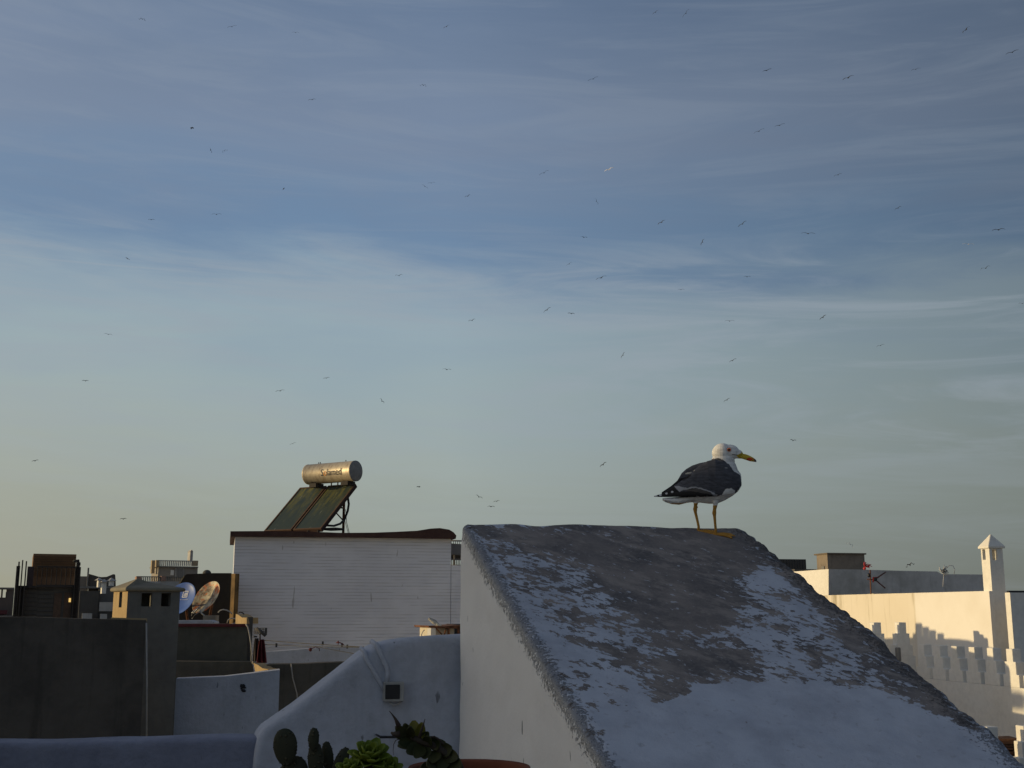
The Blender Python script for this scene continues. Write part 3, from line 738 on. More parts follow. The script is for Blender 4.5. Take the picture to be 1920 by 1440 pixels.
# satellite dishes
def dish(name, cx, cy, d, half_h, nrm_, mat, label, ecc=.92):
    c = P(cx, cy, d); R = half_h / F * d
    e = empty(name, c - V((0, 0, R * 1.15)), label, 'satellite dish')
    zv = V(nrm_).normalized(); yv = (V((0, 0, 1)) - zv * zv.z).normalized(); xv = yv.cross(zv); M = Matrix((xv, yv, zv)).transposed()
    S = Matrix.Diagonal((ecc, 1.0, 1.0))
    prof_ = [(R * k / 10, .22 * R * (k / 10) ** 2) for k in range(11)]
    back = [(R * k / 10, .22 * R * (k / 10) ** 2 - .012) for k in range(10, -1, -1)]
    mb = MB(); mb.lathe(c, prof_ + [(R * 1.015, .22 * R)] + back, 48, 0, M @ S); pan = part('reflector', mb, mat, e)
    return e, c, R, M @ S, pan
m, nt, b = newmat('blue_dish_enamel', .35, 0, .5)
o = nt.nodes.new('ShaderNodeTexCoord').outputs['Object']
c_ = mixc(nt, ramp(nt, tex(nt, o, 3, 5), .35, .7), (.06, .13, .42), (.12, .22, .52)); nt.links.new(c_, b.inputs['Base Color'])
M_bdish = m
m, nt, b = newmat('rusting_dish', .6, .1, .4)
o = nt.nodes.new('ShaderNodeTexCoord').outputs['Object']
c_ = mixc(nt, ramp(nt, tex(nt, o, 6, 5, .6), .42, .62), (.50, .45, .33), (.11, .08, .06))
c_ = mixc(nt, ramp(nt, tex(nt, o, 4.2, 6, .7), .50, .57), c_, (.45, .12, .03))
nt.links.new(c_, b.inputs['Base Color']); M_rdish = m
# yaw: opening direction in plan (0 = towards the viewer), positive to the right
e, c, R, M, pan = dish('satellite_dish', 341, 1126, 23.5, 33.5, (-.30, -.80, .48), M_bdish, 'blue satellite dish with a white emblem, half hidden behind the square chimney')
def ondish(x, y, h=.006):
    r2 = (x * x + y * y); return c + M @ V((x * R, y * R, .22 * R * r2 + h))
mb = MB()
def strip(a, b_, wd_=.02):
    a, b_ = V(a), V(b_); t = (b_ - a).normalized(); n_ = V((-t.y, t.x)) * wd_
    ps_ = [ondish(*(a + n_)), ondish(*(a - n_)), ondish(*(b_ - n_)), ondish(*(b_ + n_))]
    mb.add(ps_, [[0, 1, 2, 3]])
x0, y0, s_ = .12, .36, .17
for seg in (((x0 - s_, y0 - s_), (x0 + s_, y0 - s_)), ((x0 + s_, y0 - s_), (x0 + s_, y0 + s_)), ((x0 + s_, y0 + s_), (x0 - s_, y0 + s_)), ((x0 - s_, y0 + s_), (x0 - s_, y0 - s_)),
            ((x0 - .08, y0 + .06), (x0 + .09, y0 + .06)), ((x0 + .08, y0 + .06), (x0 + .08, y0 - .09)), ((x0 - .08, y0 - .01), (x0 + .08, y0 - .01)), ((x0 - .08, y0 - .09), (x0 + .08, y0 - .09)), ((x0 - .08, y0 - .01), (x0 - .08, y0 - .09))):
    strip((seg[0][0], seg[0][1]), (seg[1][0], seg[1][1]), .024)
for i in range(9): strip((-.30 + i * .085, .04), (-.25 + i * .085, .04), .014)
part('emblem', mb, plain('white_print', (.7, .72, .78), .5), pan)
mb = MB(); f0 = c + M @ V((0, -.1 * R, 1.05 * R)); mb.tube([c + M @ V((0, -R, .22 * R)), c + M @ V((0, -.8 * R, .6 * R)), f0], .012, 6); part('feed_arm', mb, M_steel, e)
mb = MB(); mb.tube([f0 - V((.03, 0, 0)), f0 + V((.04, 0, 0))], .045, 10); mb.ell(f0 + V((.05, 0, -.06)), (.06, .05, .07), None, 10, 6); part('receiver', mb, M_black, e)
mb = MB(); mb.tube([c - M @ V((0, 0, .03)), c - M @ V((0, 0, .15)), c + V((.1, .15, -R * 1.15))], .025, 8); part('mast', mb, M_rust, e)
e, c, R, M, pan = dish('satellite_dish', 391, 1123, 23.6, 33, (-.50, -.70, .50), M_rdish, 'rust stained cream satellite dish right of the blue dish, tilted up')
mb = MB(); f0 = P(371, 1140, 23.0); mb.tube([c + M @ V((0, -R, .2 * R)), P(366, 1152, 23.1), P(360, 1160, 23.2)], .01, 6); mb.tube([P(363, 1150, 23.1), P(374, 1138, 23.0), P(377, 1149, 23.1), P(396, 1165, 22.9)], .014, 6); mb.tube([f0, P(361, 1147, 23), P(359, 1155, 23)], .008, 6); part('feed_arm', mb, M_steel, e)
mb = MB(); mb.tube([c - M @ V((0, 0, .03)), c - M @ V((0, 0, .12)), c + V((0, .1, -R * 1.25))], .025, 8); part('mast', mb, M_rust, e)
def cable(pts, d, r, lab, mat=M_cable, name='loose_cable', cat='cable'):
    mb = MB(); pv = [P(x, y, d) for x, y in pts]
    mb.tube(pv, r, 6); return solo(name, mb, mat, lab, cat)
cable([(409, 1149), (412, 1145), (418, 1143), (425, 1144), (431, 1147), (435, 1151)], 21.5, .012, 'pale cable arching in front of the dark shed right of the rusty dish')
cable([(426, 1168), (428, 1162), (434, 1159), (441, 1160), (444, 1164), (440, 1169), (434, 1170)], 20.2, .010, 'pale cable looped beside the glowing plastered block')
cable([(461, 1170), (465, 1176), (468, 1190), (471, 1210), (472, 1225), (471, 1240)], 19.0, .013, 'pale cable running down the dark pillar end of the red edged wall')
cable([(446, 1150), (450, 1148), (455, 1149), (458, 1152)], 19.6, .010, 'short dark cable curling above the glowing plastered block', M_dcable)

# old grid antenna, clothes, clothes lines
e = empty('grid_antenna', P(487, 1200, 18), 'grey wire mesh television antenna above the hanging dark red clothes', 'antenna')
mb = MB()
for i in range(9): mb.tube([P(477 + i * 2.9, 1178 - i * .1, 18), P(476 + i * 3.0, 1188 + max(0, i - 3) * .5, 18)], .006, 4)
for j in range(5): mb.tube([P(476, 1178 + j * 2.4, 18), P(500, 1177.5 + j * 3.2, 18)], .006, 4)
part('mesh', mb, M_fardark, e)
mb = MB(); mb.tube([P(481, 1178, 17.95), P(498, 1192, 17.95)], .028, 6); mb.poly(Pl(498, 17.95, 0), [(497, 1177), (500.5, 1177), (500.5, 1186), (499, 1191), (495, 1190)], .02); part('boom', mb, M_fardark, e)
mb = MB(); mb.tube([P(487.5, 1188, 18), P(487.5, 1202, 18)], .012, 6); mb.tube([P(475, 1193.5, 18), P(482, 1194, 18)], .012, 6); part('mast', mb, M_black, e)
def cloth(x0, x1, yt, yb, d, col, name, lab, seed=0):
    r = random.Random(seed); mb = MB(); n = 22; mrows = 10; vs = []; 
    for j in range(mrows + 1):
        t = j / mrows
        for i in range(n + 1):
            s = i / n
            x = x0 + (x1 - x0) * (.5 + (s - .5) * (.35 + .65 * t ** .6)); y = yt + (yb - yt) * t
            vs.append(P(x, y, d + .05 * math.sin(s * 14 + seed) * (.3 + t)))
    for k in range(len(vs)): pass
    fs = [[j * (n + 1) + i, j * (n + 1) + i + 1, (j + 1) * (n + 1) + i + 1, (j + 1) * (n + 1) + i] for j in range(mrows) for i in range(n)]
    mb.add(vs, fs, 0, True)
    o = solo(name, mb, plain(name + '_cloth', col, .95, 0, .3, 8), lab, 'garment')
    q_ = o.modifiers.new('t', 'SOLIDIFY'); q_.thickness = .012
    return o
cloth(475, 487, 1197, 1240, 18.1, (.025, .02, .022), 'hanging_garment', 'black garment hanging at the left of the clothes line, next to the wall end', 1)
cloth(481, 500.5, 1199, 1243, 17.9, (.10, .016, .022), 'hanging_garment', 'dark red garment hanging on the clothes line under the mesh antenna', 4)
def line(p, q, d0, d1, lab, r=.010, sag=2):
    mb = MB(); mb.tube([P(p[0] + (q[0] - p[0]) * t / 8, p[1] + (q[1] - p[1]) * t / 8 + sag * 4 * (t / 8) * (1 - t / 8), d0 + (d1 - d0) * t / 8) for t in range(9)], r, 5)
    return solo('clothes_line', mb, M_dcable, lab, 'clothes line')
line((490, 1200), (700, 1214), 18, 15.5, 'clothes line, topmost of the three, running towards the curved wall', .006, 1.0)
line((491, 1208), (700, 1213.5), 18, 15.5, 'clothes line with small pegs, the middle one of three', .005, 1.5)
line((596, 1213), (676, 1228), 18, 15, 'clothes line, the lowest of three, sloping down to the curved wall', .006, 0)
mb = MB()
for x, y in ((518, 1209.5), (605, 1206), (641, 1209), (651, 1212)): mb.box(P(x, y, 17) - V((.012, 0, .03)), (.024, 0, 0), (0, .02, 0), (0, 0, .055))
solo('clothes_peg', mb, M_dcable, 'dark clothes pegs left on the middle clothes line', 'clothes peg', kind='stuff')
mb = MB(); mb.tube([P(634, 1201, 17), P(634, 1209, 17)], .007, 6); mb.tube([P(630, 1205, 17), P(638, 1205, 17), P(645, 1209, 17)], .007, 6); mb.ell(P(634, 1204, 17), (.014, .012, .014)); 
solo('red_knot', mb, plain('red_cord', (.16, .03, .02), .8), 'red cord knot hanging where the clothes lines meet above the bluish parapet', 'cord')
mb = MB(); mb.ell(P(582, 1218, 21.5), (.03, .02, .035)); mb.tube([P(584, 1216, 21.5), P(592, 1213, 21.5), P(599, 1216, 21.5), P(599, 1221, 21.5)], .008, 5); solo('cloth_bundle', mb, M_redtrim, 'small dark red bundle with a wire on the bluish parapet', 'bundle')
# pale box with the small bird on it
pb = Pl(801, 17.5, 20)
e = empty('rooftop_box', pb.at(835, 1192), 'pale sunlit rooftop box with a rusty lid and bars, under the small pale bird', 'box')
mb = MB(); mb.rect(pb, 808, 852, 1176.5, 1200, .6); part('body', mb, plaster('pale_box', (.62, .57, .48), (.40, .36, .30), .5, 4, .2, .2, 18), e)
pbl = Pl(801, 17.4, -40)
mb = MB(); mb.rect(pbl, 801.5, 808, 1178, 1195, .1); part('side_post', mb, M_white2, e)
mb = MB(); mb.poly(pb, [(800, 1173), (801, 1176.5), (862, 1179), (862, 1171.5), (830, 1174)], .7, 0, .1); part('lid', mb, M_rust, e)
mb = MB()
for a_, b_, r_ in (((838, 1174), (838, 1192), .02), ((856, 1174), (856, 1192), .02), ((812, 1175), (826, 1190), .012), ((830, 1190), (834, 1177), .012)):
    mb = MB(); mb.tube([pb.at(*a_) + pb.n * .08, pb.at(*b_) + pb.n * .08], r_, 6); part('bar', mb, M_rust, e)
mb = MB(); mb.rect(Pl(850, 17.9, 20), 852, 880, 1170, 1200, .4); solo('dark_box', mb, M_black, 'dark box end beside the rooftop box, cut off by the bulkhead', 'box')
cable([(790, 1194), (791, 1188), (793, 1184), (796, 1181)], 16, .006, 'thin pale wire curling up left of the rooftop box', M_cable, 'loose_wire', 'wire')

# ------------------------------------------------------------------ far left: timber structure and distant houses
pa_ = Pl(30, 36, 22.5)
e = empty('brown_building', V((pa_.at(95, 1145).x, pa_.at(95, 1145).y, GR)), 'brown roof building with dark timber pergola and a small lit window, far left', 'building')
mb = MB(); mb.rect(pa_.off(1.5), 63, 143.5, 1038, 1300, 3); part('upper_block', mb, M_brown_ := plaster('brown_boards', (.22, .13, .075), (.15, .09, .055), .6, 2, 0, .3, 14), e)
mb = MB()
for k in range(9): mb.rect(pa_.off(1.45), 63.2, 143, 1043 + k * 4.4, 1043.6 + k * 4.4, .04)
part('board_joint', mb, plain('joint_brown', (.12, .07, .045), .9), e)  # darker brown strips along the board joints
mb = MB(); mb.rect(pa_, 32, 150, 1098, 1400, .8); wl = part('wall', mb, M_fardark, e)
zt = max(v.z for v in mb.v)
mb = MB(); mb.rect(pa_.off(.8), 52, 64, 1062, 1110, .3); part('side_panel', mb, plain('dull_purple_board', (.07, .05, .05), .9), e)
mb = MB(); 
for q_ in ((70, 142, 1061.5, 1063.5), (30, 66, 1099, 1102), (68, 150, 1096, 1101)):
    mb = MB(); mb.rect(pa_.off(-.2), *q_, .17); part('rail', mb, M_wood, e)
for x in (71, 80, 89, 98, 107, 116, 125, 134):
    mb = MB(); mb.rect(pa_.off(-.18), x - .8, x + .8, 1063, 1097, .1); part('slat', mb, M_wood, e)
for x, x2, y in ((31, 38, 1061), (34.5, 37.5, 1053), (41.5, 44, 1050), (48.5, 51, 1052), (141.5, 152, 1063), (143, 150, 1060)):
    mb = MB(); mb.rect(pa_.off(-.3), x, x2, y, 1240, .25); part('post', mb, M_wood, e)
mb = MB(); mb.tube([pa_.at(137, 1053), pa_.at(147, 1051.5), pa_.at(147, 1058)], .05, 6); mb.tube([pa_.at(143, 1057.5), pa_.at(151, 1057.5)], .05, 6); part('bracket', mb, M_wood, e)
mb = MB(); mb.rect(pa_, 102, 116, 1112, 1158, .1, 0, .03); part('shutter', mb, M_brs := plain('brown_shutter', (.09, .06, .045), .9), e)
mb = MB(); mb.rect(pa_, 121, 135, 1111, 1158, .1, 0, .03); part('shutter', mb, M_brs, e)
mb = MB()
for k in range(7): mb.rect(pa_, 45, 68, 1104 + k * 8, 1105.3 + k * 8, .1, 0, .03); mb.rect(pa_, 70, 100, 1106 + k * 8, 1107.2 + k * 8, .1, 0, .03)
part('cladding_batten', mb, plain('batten', (.05, .045, .045), .9), e)
m, nt, b = newmat('lit_window_glow', .5); b.inputs['Emission Color'].default_value = (1, .62, .12, 1); b.inputs['Emission Strength'].default_value = .75
mb = MB(); mb.rect(pa_, 129, 133, 1121.5, 1129, .05, 0, .06); part('lit_window', mb, m, e)
# building edge at far left
pe = Pl(10, 44, 24)
e = empty('open_frame_building', V((pe.at(12, 1145).x, pe.at(12, 1145).y, GR)), 'low grey building with open window holes against the sky, at the left edge', 'building')
mb = MB(); mb.rect(pe, -60, 27, 1101, 1104.5, .6); part('roof_edge', mb, M_fargrey, e)
mb = MB(); mb.rect(pe.off(.1), 13, 27, 1104, 1400, 1.0); mb.rect(pe.off(.12), -60, 13, 1120, 1400, 1.0); mb.rect(pe.off(.1), 3, 6, 1104, 1121, .6); mb.rect(pe.off(.1), 11.5, 13.5, 1110, 1121, .6); part('wall', mb, plaster('brown_grey', (.15, .13, .12), (.09, .08, .075), .6, .6, .2, .1, 6), e)
mb = MB(); mb.rect(pe.off(-.1), -60, 14, 1144, 1152, .3); part('awning', mb, plain('maroon_awning', (.10, .03, .035), .8), e)
mb = MB(); mb.rect(pe.off(-.2), 28.5, 31, 1103, 1145, .2); part('corner_post', mb, M_farwhite, e)
mb = MB(); mb.rect(pe.off(-.3), -60, 26, 1154, 1157, .3); mb.tube([pe.at(-10, 1158), pe.at(6, 1158), pe.at(10, 1154), pe.at(12, 1146)], .06, 6); part('railing', mb, M_fargrey, e)
# middle distance cluster
pm = Pl(152, 62, 20.5)
e = empty('curved_roof_building', V((pm.at(185, 1145).x, pm.at(185, 1145).y, GR)), 'distant dark building with a sagging curved roofline behind three small white chimneys', 'building')
mb = MB(); mb.poly(pm, [(167, 1076), (167, 1300), (218, 1300), (217, 1090), (216, 1077), (212, 1076.5), (206, 1079), (200, 1081.5), (190, 1082), (184, 1081), (176, 1078.5)], 3)
part('wall', mb, M_fardark2 := plaster('far_brown_wall', (.13, .11, .095), (.08, .07, .065), .6, .4, .2, .1, 6), e)
mb = MB(); mb.rect(pm.off(-.1), 164.5, 167.5, 1064.5, 1300, .4); part('chimney', mb, M_fargrey, e)
mb = MB(); mb.rect(pm.off(-.4), 150, 216, 1099, 1103, .6); part('cornice', mb, M_fargrey, e)
e = house('grey_annex', 'distant grey annex with a pale upper strip between timber pergola and curved roof', 'building', pm.off(.5), 150, 166, 1080.5, 1200, 2, M_fargrey)
e = house('terrace_block', 'distant dark grey terrace block in front of the left end of the curved roof', 'building', pm.off(-1.2), 150, 186, 1108, 1300, 1, M_fardark)
e = house('terrace_block', 'distant small dark terrace block left of the broad square chimney', 'building', pm.off(-1.0), 186, 216, 1104, 1300, 1, M_fargrey_ := plaster('far_mid_wall', (.13, .13, .13), (.08, .08, .08), .6, .5, .2, .1, 6))
mb = MB(); mb.rect(pm.off(-1.6), 187, 216, 1129, 1146, .3); solo('pale_wall_piece', mb, M_farwhite, 'distant pale grey wall piece left of the sunlit chimney side', 'wall')
mb = MB(); mb.rect(pm.off(-1.7), 154, 173, 1150, 1170, .3); solo('pale_parapet', mb, M_farwhite, 'distant longer pale parapet piece just above the dark rendered wall', 'wall')
mb = MB(); mb.rect(pm.off(-1.7), 188, 201, 1151, 1170, .3); solo('pale_parapet', mb, M_farwhite, 'distant short pale parapet piece above the dark rendered wall, nearer the sunlit chimney', 'wall')
def smallchim(x0, xc, x1, ya, ye, yb, lab):
    p_ = Pl(xc, 60, 42); e = empty('small_chimney', p_.at(xc, yb), lab, 'chimney', 'small white chimneys before the curved roof')
    dl_ = min(1.2, along(p_.at(xc, ye), p_.w, x0)); 
    mb = MB(); mb.rect(p_, xc, x1, ye, yb, dl_); part('shaft', mb, M_white2, e)
    a = p_.at(xc, ye); b_ = p_.at(x1, ye); b_.z = a.z; o_ = .1
    q = [a - p_.u * o_ - p_.w * o_, b_ + p_.u * o_ - p_.w * o_, b_ + p_.u * o_ + p_.w * (dl_ + o_), a - p_.u * o_ + p_.w * (dl_ + o_)]
    ap_ = (q[0] + q[2]) / 2 + V((0, 0, (ye - ya) / F * 60))
    mb = MB(); mb.add(q + [ap_], [[3, 2, 1, 0], [0, 1, 4], [1, 2, 4], [2, 3, 4], [3, 0, 4]]); part('cap', mb, M_farwhite, e)
smallchim(182, 184.5, 189, 1083, 1088, 1101, 'small white chimney with pointed cap, leftmost of three before the curved roof')
smallchim(189.5, 192, 200, 1085.5, 1091.5, 1113, 'small white chimney with pointed cap, tall middle one of three before the curved roof')
smallchim(204, 206.5, 214, 1083, 1089, 1098.5, 'small white chimney with a dark opening, rightmost of three before the curved roof')
# far house with balustrade
pb2 = Pl(292, 85, 27)
e = empty('balustraded_house', V((pb2.at(330, 1145).x, pb2.at(330, 1145).y, GR)), 'distant house with a balustraded roof terrace and a tall chimney, behind the square chimney', 'house')
dl_ = along(pb2.at(297, 1080), pb2.w, 284.5)
mb = MB(); mb.rect(pb2, 297, 371, 1063, 1300, min(dl_, 6)); part('wall', mb, plaster('far_wall_b', (.30, .27, .24), (.2, .18, .16), .6, .3, .3, .1, 6), e)
mb = MB(); mb.rect(pb2.off(-.2), 295, 372, 1061, 1063.3, 3); part('cornice', mb, M_fargrey, e)
mb = MB()
for i in range(21):
    x = 300 + i * 3.5; mb.rect(pb2.off(-.1), x, x + 1.7, 1051.5, 1061, .15)
mb.rect(pb2.off(-.15), 297, 372, 1050, 1051.6, .25); part('balustrade', mb, M_farwhite, e)
M_fo = plaster('far_ochre', (.42, .33, .22), (.3, .24, .16), .5, .5, .1, .1, 6)
for q_ in ((-.2, 293, 299, 1050, 1063), (.5, 285, 291, 1050.5, 1075), (-.2, 362, 371.5, 1051, 1061)):
    mb = MB(); mb.rect(pb2.off(q_[0]), *q_[1:], .4); part('pillar', mb, M_fo, e)
mb = MB(); mb.rect(pb2.off(1), 357, 362, 1034, 1052, .9); a = pb2.off(1).at(359.5, 1031)
part('chimney', mb, M_farwhite, e)
mb = MB(); q = pb2.off(.95); mb.poly(q, [(356.5, 1034.2), (362.5, 1034.2), (359.7, 1030.5)], 1.0); part('chimney_cap', mb, M_farwhite, e)
mb = MB(); mb.rect(pb2, 329, 345, 1064.5, 1084, .1, 0, .04); wf = part('window_frame', mb, M_farwhite, e)
for q_ in ((331, 336.6), (337.6, 343.5)):
    mb = MB(); mb.rect(pb2, *q_, 1066, 1083, .1, 0, .08); part('pane', mb, M_fargrey, wf)
mb = MB(); mb.rect(pb2, 320, 326, 1069, 1078.5, .1, 0, .05); part('lit_window', mb, M_white2, e)
mb = MB(); mb.rect(pb2.off(-3), 255, 347, 1089.5, 1300, .5); part('lower_wall', mb, M_farwhite, e)
mb = MB()
for i in range(24):
    x = 266 + i * 3.4; mb.rect(pb2.off(-3), x, x + 1.4, 1081.5, 1089.5, .15)
mb.rect(pb2.off(-3.05), 256, 347, 1080.2, 1081.6, .25); part('lower_balustrade', mb, M_fargrey, e)
M_fp = plain('far_pink', (.36, .22, .17), .9)
for q_ in ((256, 265, 1081, 1090), (303, 311, 1080, 1089)):
    mb = MB(); mb.rect(pb2.off(-3.2), *q_, .6); part('lower_pillar', mb, M_fp, e)

# ------------------------------------------------------------------ right: sunlit houses
G = 12.3
pT = Pl(1854.5, 20, G)                               # front (camera) face of the tower chimney
pW = Pl(960, 1, 0); pW.o = pT.at(1854.5, 1040); pW.n = -pT.u; pW.u = -pT.w; pW.w = pT.u    # the long sunlit face
zT = pT.at(1854.5, 1028).z
dl = along(pT.at(1854.5, 1040), pT.w, 1839)
# stained/white long wall
near = pT.at(1854.5, 1108); far = near + pT.w * 9.5
m, nt, b = newmat('sunlit_wall_paint', .9, 0, .2)
o = nt.nodes.new('ShaderNodeTexCoord').outputs['Object']
sx = nt.nodes.new('ShaderNodeSeparateXYZ'); nt.links.new(o, sx.inputs[0])
base = mixc(nt, ramp(nt, tex(nt, o, .9, 5), .35, .75), (.82, .79, .75), (.74, .70, .64))
m0 = near + pT.w * along(near, pT.w, 1714)
old = ramp(nt, sx.outputs[1], (m0.y - near.y) - .03, (m0.y - near.y) + .03)
base = mixc(nt, mth(nt, 'MULTIPLY', old, .55), base, (.70, .62, .48))
dr = ramp(nt, tex(nt, o, 2.2, 6, .7, (1.5, 1.5, .12)), .5, .68)
tp = ramp(nt, sx.outputs[2], (CZ + .35 - 1.3) - GR - 0, (CZ + .34) - GR)
f = mth(nt, 'MULTIPLY', mth(nt, 'MULTIPLY', dr, old), mth(nt, 'MULTIPLY_ADD', tp, .75, .05))
base = mixc(nt, f, base, (.30, .26, .17))
nt.links.new(base, b.inputs['Base Color']); bump(nt, b, tex(nt, o, 14, 6), .15, .01)
M_sun = m
e = empty('long_white_house', V((near.x, near.y, GR)), 'long white house wall glowing in the low sun, rain stained at its far end', 'house')
mb = MB(); mb.box(V((near.x, near.y, GR)), pT.w * 9.5, pT.u * 2.2, V((0, 0, near.z - GR)))
part('wall', mb, M_sun, e)
# patch marks near antenna
mb = MB(); mb.poly(pW, [(1626, 1114), (1626, 1121), (1632, 1122), (1632, 1113.5)], .02, 0, .006); mb.poly(pW, [(1625.5, 1124), (1626, 1137), (1628.5, 1142), (1632, 1141), (1632, 1123)], .02, 0, .006); mb.poly(pW, [(1634.5, 1113), (1638, 1113), (1637, 1121), (1634.5, 1121)], .02, 0, .006); mb.poly(pW, [(1636, 1125), (1640, 1123), (1641, 1128), (1638, 1133), (1637, 1150), (1635, 1158), (1634.5, 1130)], .02, 0, .006)
part('mortar_patch', mb, plain('old_mortar', (.45, .40, .30), .9), e)
# tower chimney
e = empty('tower_chimney', V((pT.at(1866, 1200).x, pT.at(1866, 1200).y, CZ - 3)), 'tall white square chimney with a pyramid cap and small openings at far right', 'chimney')
wR = (pT.at(1879.5, 1028) - pT.at(1854.5, 1028)).length
mb = MB()
c0 = V((pT.at(1854.5, 1028).x, pT.at(1854.5, 1028).y, CZ - 3.5)) - pT.u * .004 - pT.w * .004
mb.box(c0, pT.u * wR, pT.w * (dl + .0), V((0, 0, zT - c0.z)))
tw = part('shaft', mb, M_white2, e)
cu = MB(); cu.box(V((c0.x, c0.y, zT - .36)) + (pT.u + pT.w) * .05, pT.u * (wR - .1), pT.w * (dl - .1), V((0, 0, .34))); cut(tw, cu)
cu = MB(); cu.rect(pT, 1859.5, 1869, 1030, 1050, wR + dl, 0, .1); cut(tw, cu)
cu = MB(); cu.rect(pW, 1841, 1846.5, 1030, 1050, .2, 0, .1)
cut(tw, cu)
cu = MB(); q0 = V((c0.x, c0.y, pT.at(1860, 1050).z)); cu.box(q0 - pT.u * .1 + pT.w * dl * .62, pT.u * (wR + .2), pT.w * .07, V((0, 0, (zT - q0.z) - .02)))
mb = MB(); ov = .035
q = [c0 + pT.u * a * 1 + pT.w * b_ for a, b_ in ((-ov, -ov), (wR + ov, -ov), (wR + ov, dl + ov), (-ov, dl + ov))]
q = [V((p.x, p.y, zT + .001)) for p in q]; q2 = [p + V((0, 0, .035)) for p in q]
apx = (q[0] + q[2]) / 2; apx.z = CZ + (P(1857, 1000, 20.1).z - CZ)
mb.add(q + q2 + [apx], [[3, 2, 1, 0]] + [[i, (i + 1) % 4, (i + 1) % 4 + 4, i + 4] for i in range(4)] + [[4 + i, 4 + (i + 1) % 4, 8] for i in range(4)])
bev(part('cap', mb, M_white2, e), .012, 2)
# block right of the tower
pX = Pl(1893.5, 19.3, G); dX = along(pX.at(1893.5, 1112), pX.w, 1884)
e = empty('white_corner_house', V((pX.at(1900, 1145).x, pX.at(1900, 1145).y, GR)), 'shaded white corner house right of the tall chimney, cut by the picture edge', 'house')
a = pX.at(1893.5, 1111)
mb = MB(); mb.box(V((a.x, a.y, GR)), pX.u * 3, pX.w * dX, V((0, 0, a.z - GR))); part('wall', mb, M_white2, e)
mb = MB(); mb.box(V((a.x, a.y, a.z + .002)) + pX.w * dX * .55 + pX.u * .03, pX.u * 3, pX.w * dX * .4, V((0, 0, .03))); part('roof_edge', mb, M_black, e)
# weathered parapet block behind
pB = Pl(1553.5, 35.5, G)
e = empty('weathered_parapet', V((pB.at(1700, 1145).x, pB.at(1700, 1145).y, CZ - 3)), 'long grey weathered rooftop parapet behind the sunlit wall, left end glowing', 'parapet')
mb = MB(); mb.poly(pB, [(1553.5, 1067), (1553.5, 1200), (1870, 1200), (1870, 1077.5), (1766, 1076.5), (1757, 1071.5), (1680, 1070), (1620, 1068)], 5.0); wb = part('wall', mb, M_band, e); wb.data.materials.append(M_white2)
for p_ in wb.data.polygons:
    if p_.normal.dot(pB.u) < -.9: p_.material_index = 1  # left end made whiter, its sunlit brightness put into the colour
mb = MB(); q = pB.off(.4)
for x in (1768, 1769): pass
pC = Pl(1550, 37.5, G)
dC = along(pC.at(1550, 1045), pC.w, 1530)
e = empty('concrete_tank_house', pC.at(1586, 1068), 'small weathered concrete box room with a thin roof slab, standing on the grey parapet', 'roof box')
mb = MB(); mb.rect(pC, 1551, 1620.5, 1039, 1075, dC); part('body', mb, plaster('old_concrete', (.25, .21, .17), (.13, .11, .09), .8, 1.6, .4, .4, 12), e)
mb = MB(); mb.rect(pC, 1549, 1622.5, 1036.5, 1039.2, dC + .12, 0, .06); part('roof_slab', mb, M_roofbrown if False else plaster('slab_edge', (.16, .13, .10), (.1, .08, .06), .5, 3, 0, .3, 14), e)
pCl = Pl(960, 1, 0); pCl.o = pC.at(1551, 1045); pCl.n = -pC.u; pCl.u = -pC.w; pCl.w = pC.u
mb = MB(); mb.rect(pCl, 1541, 1546, 1062, 1067.5, .05, 0, .02); part('vent', mb, M_fargrey, e)
pD = Pl(1460, 44, G)
e = empty('dark_tank', pD.at(1490, 1080), 'dark ribbed metal tank just showing above the right shoulder of the bulkhead', 'tank')
mb = MB(); mb.rect(pD, 1440, 1511, 1048, 1090, .8); part('body', mb, M_fardark, e)
mb = MB()
for x in range(1444, 1511, 5): mb.rect(pD, x, x + 1.4, 1049.5, 1088, .04, 0, .03)
part('rib', mb, plain('tank_rib', (.04, .04, .045), .6), e)
solidwall('roof_ledge', 'thin dark roof ledge between the ribbed tank and the box room', 'ledge', Pl(1500, 42, G), [(1490, 1067), (1490, 1080), (1551, 1080), (1551, 1067.5)], .5, M_fardark, False)
# antenna with mast on the sunlit wall
wa = pW.at(1634, 1160) + pW.n * .25
dA = wa.y
e = empty('rusty_antenna', wa, 'rusty television antenna with forked arms on a thin mast before the sunlit wall', 'antenna')
def PA(x, y): return P(x, y, dA)
mb = MB(); mb.tube([PA(1634.5, 1166), PA(1633, 1110), PA(1631.5, 1069)], .013, 6); part('mast', mb, M_rust, e)
mb = MB(); mb.tube([PA(1641, 1086), PA(1652, 1078.5), PA(1661, 1072.5)], [.016, .016, .011], 6); mb.tube([PA(1641, 1087), PA(1660, 1103)], .014, 6); mb.tube([PA(1626, 1086), PA(1642, 1087.5)], .012, 6); part('arm', mb, plain('rust_arm', (.09, .035, .03), .7), e)
mb = MB(); mb.box(PA(1638, 1090) - V((0, .05, 0)), (.06, 0, 0), (0, .08, 0), (0, 0, .075)); part('hub', mb, M_black, e)
mb = MB(); mb.ell(PA(1629, 1078.5), (.025, .025, .045)); part('bracket', mb, M_black, e)
mb = MB(); mb.tube([PA(1644.5, 1083), PA(1637, 1083), PA(1637, 1092)], .015, 5); part('hub_strap', mb, M_redp := plain('bright_red_tape', (.45, .04, .04), .6), e)
mb = MB(); r1 = random.Random(8)
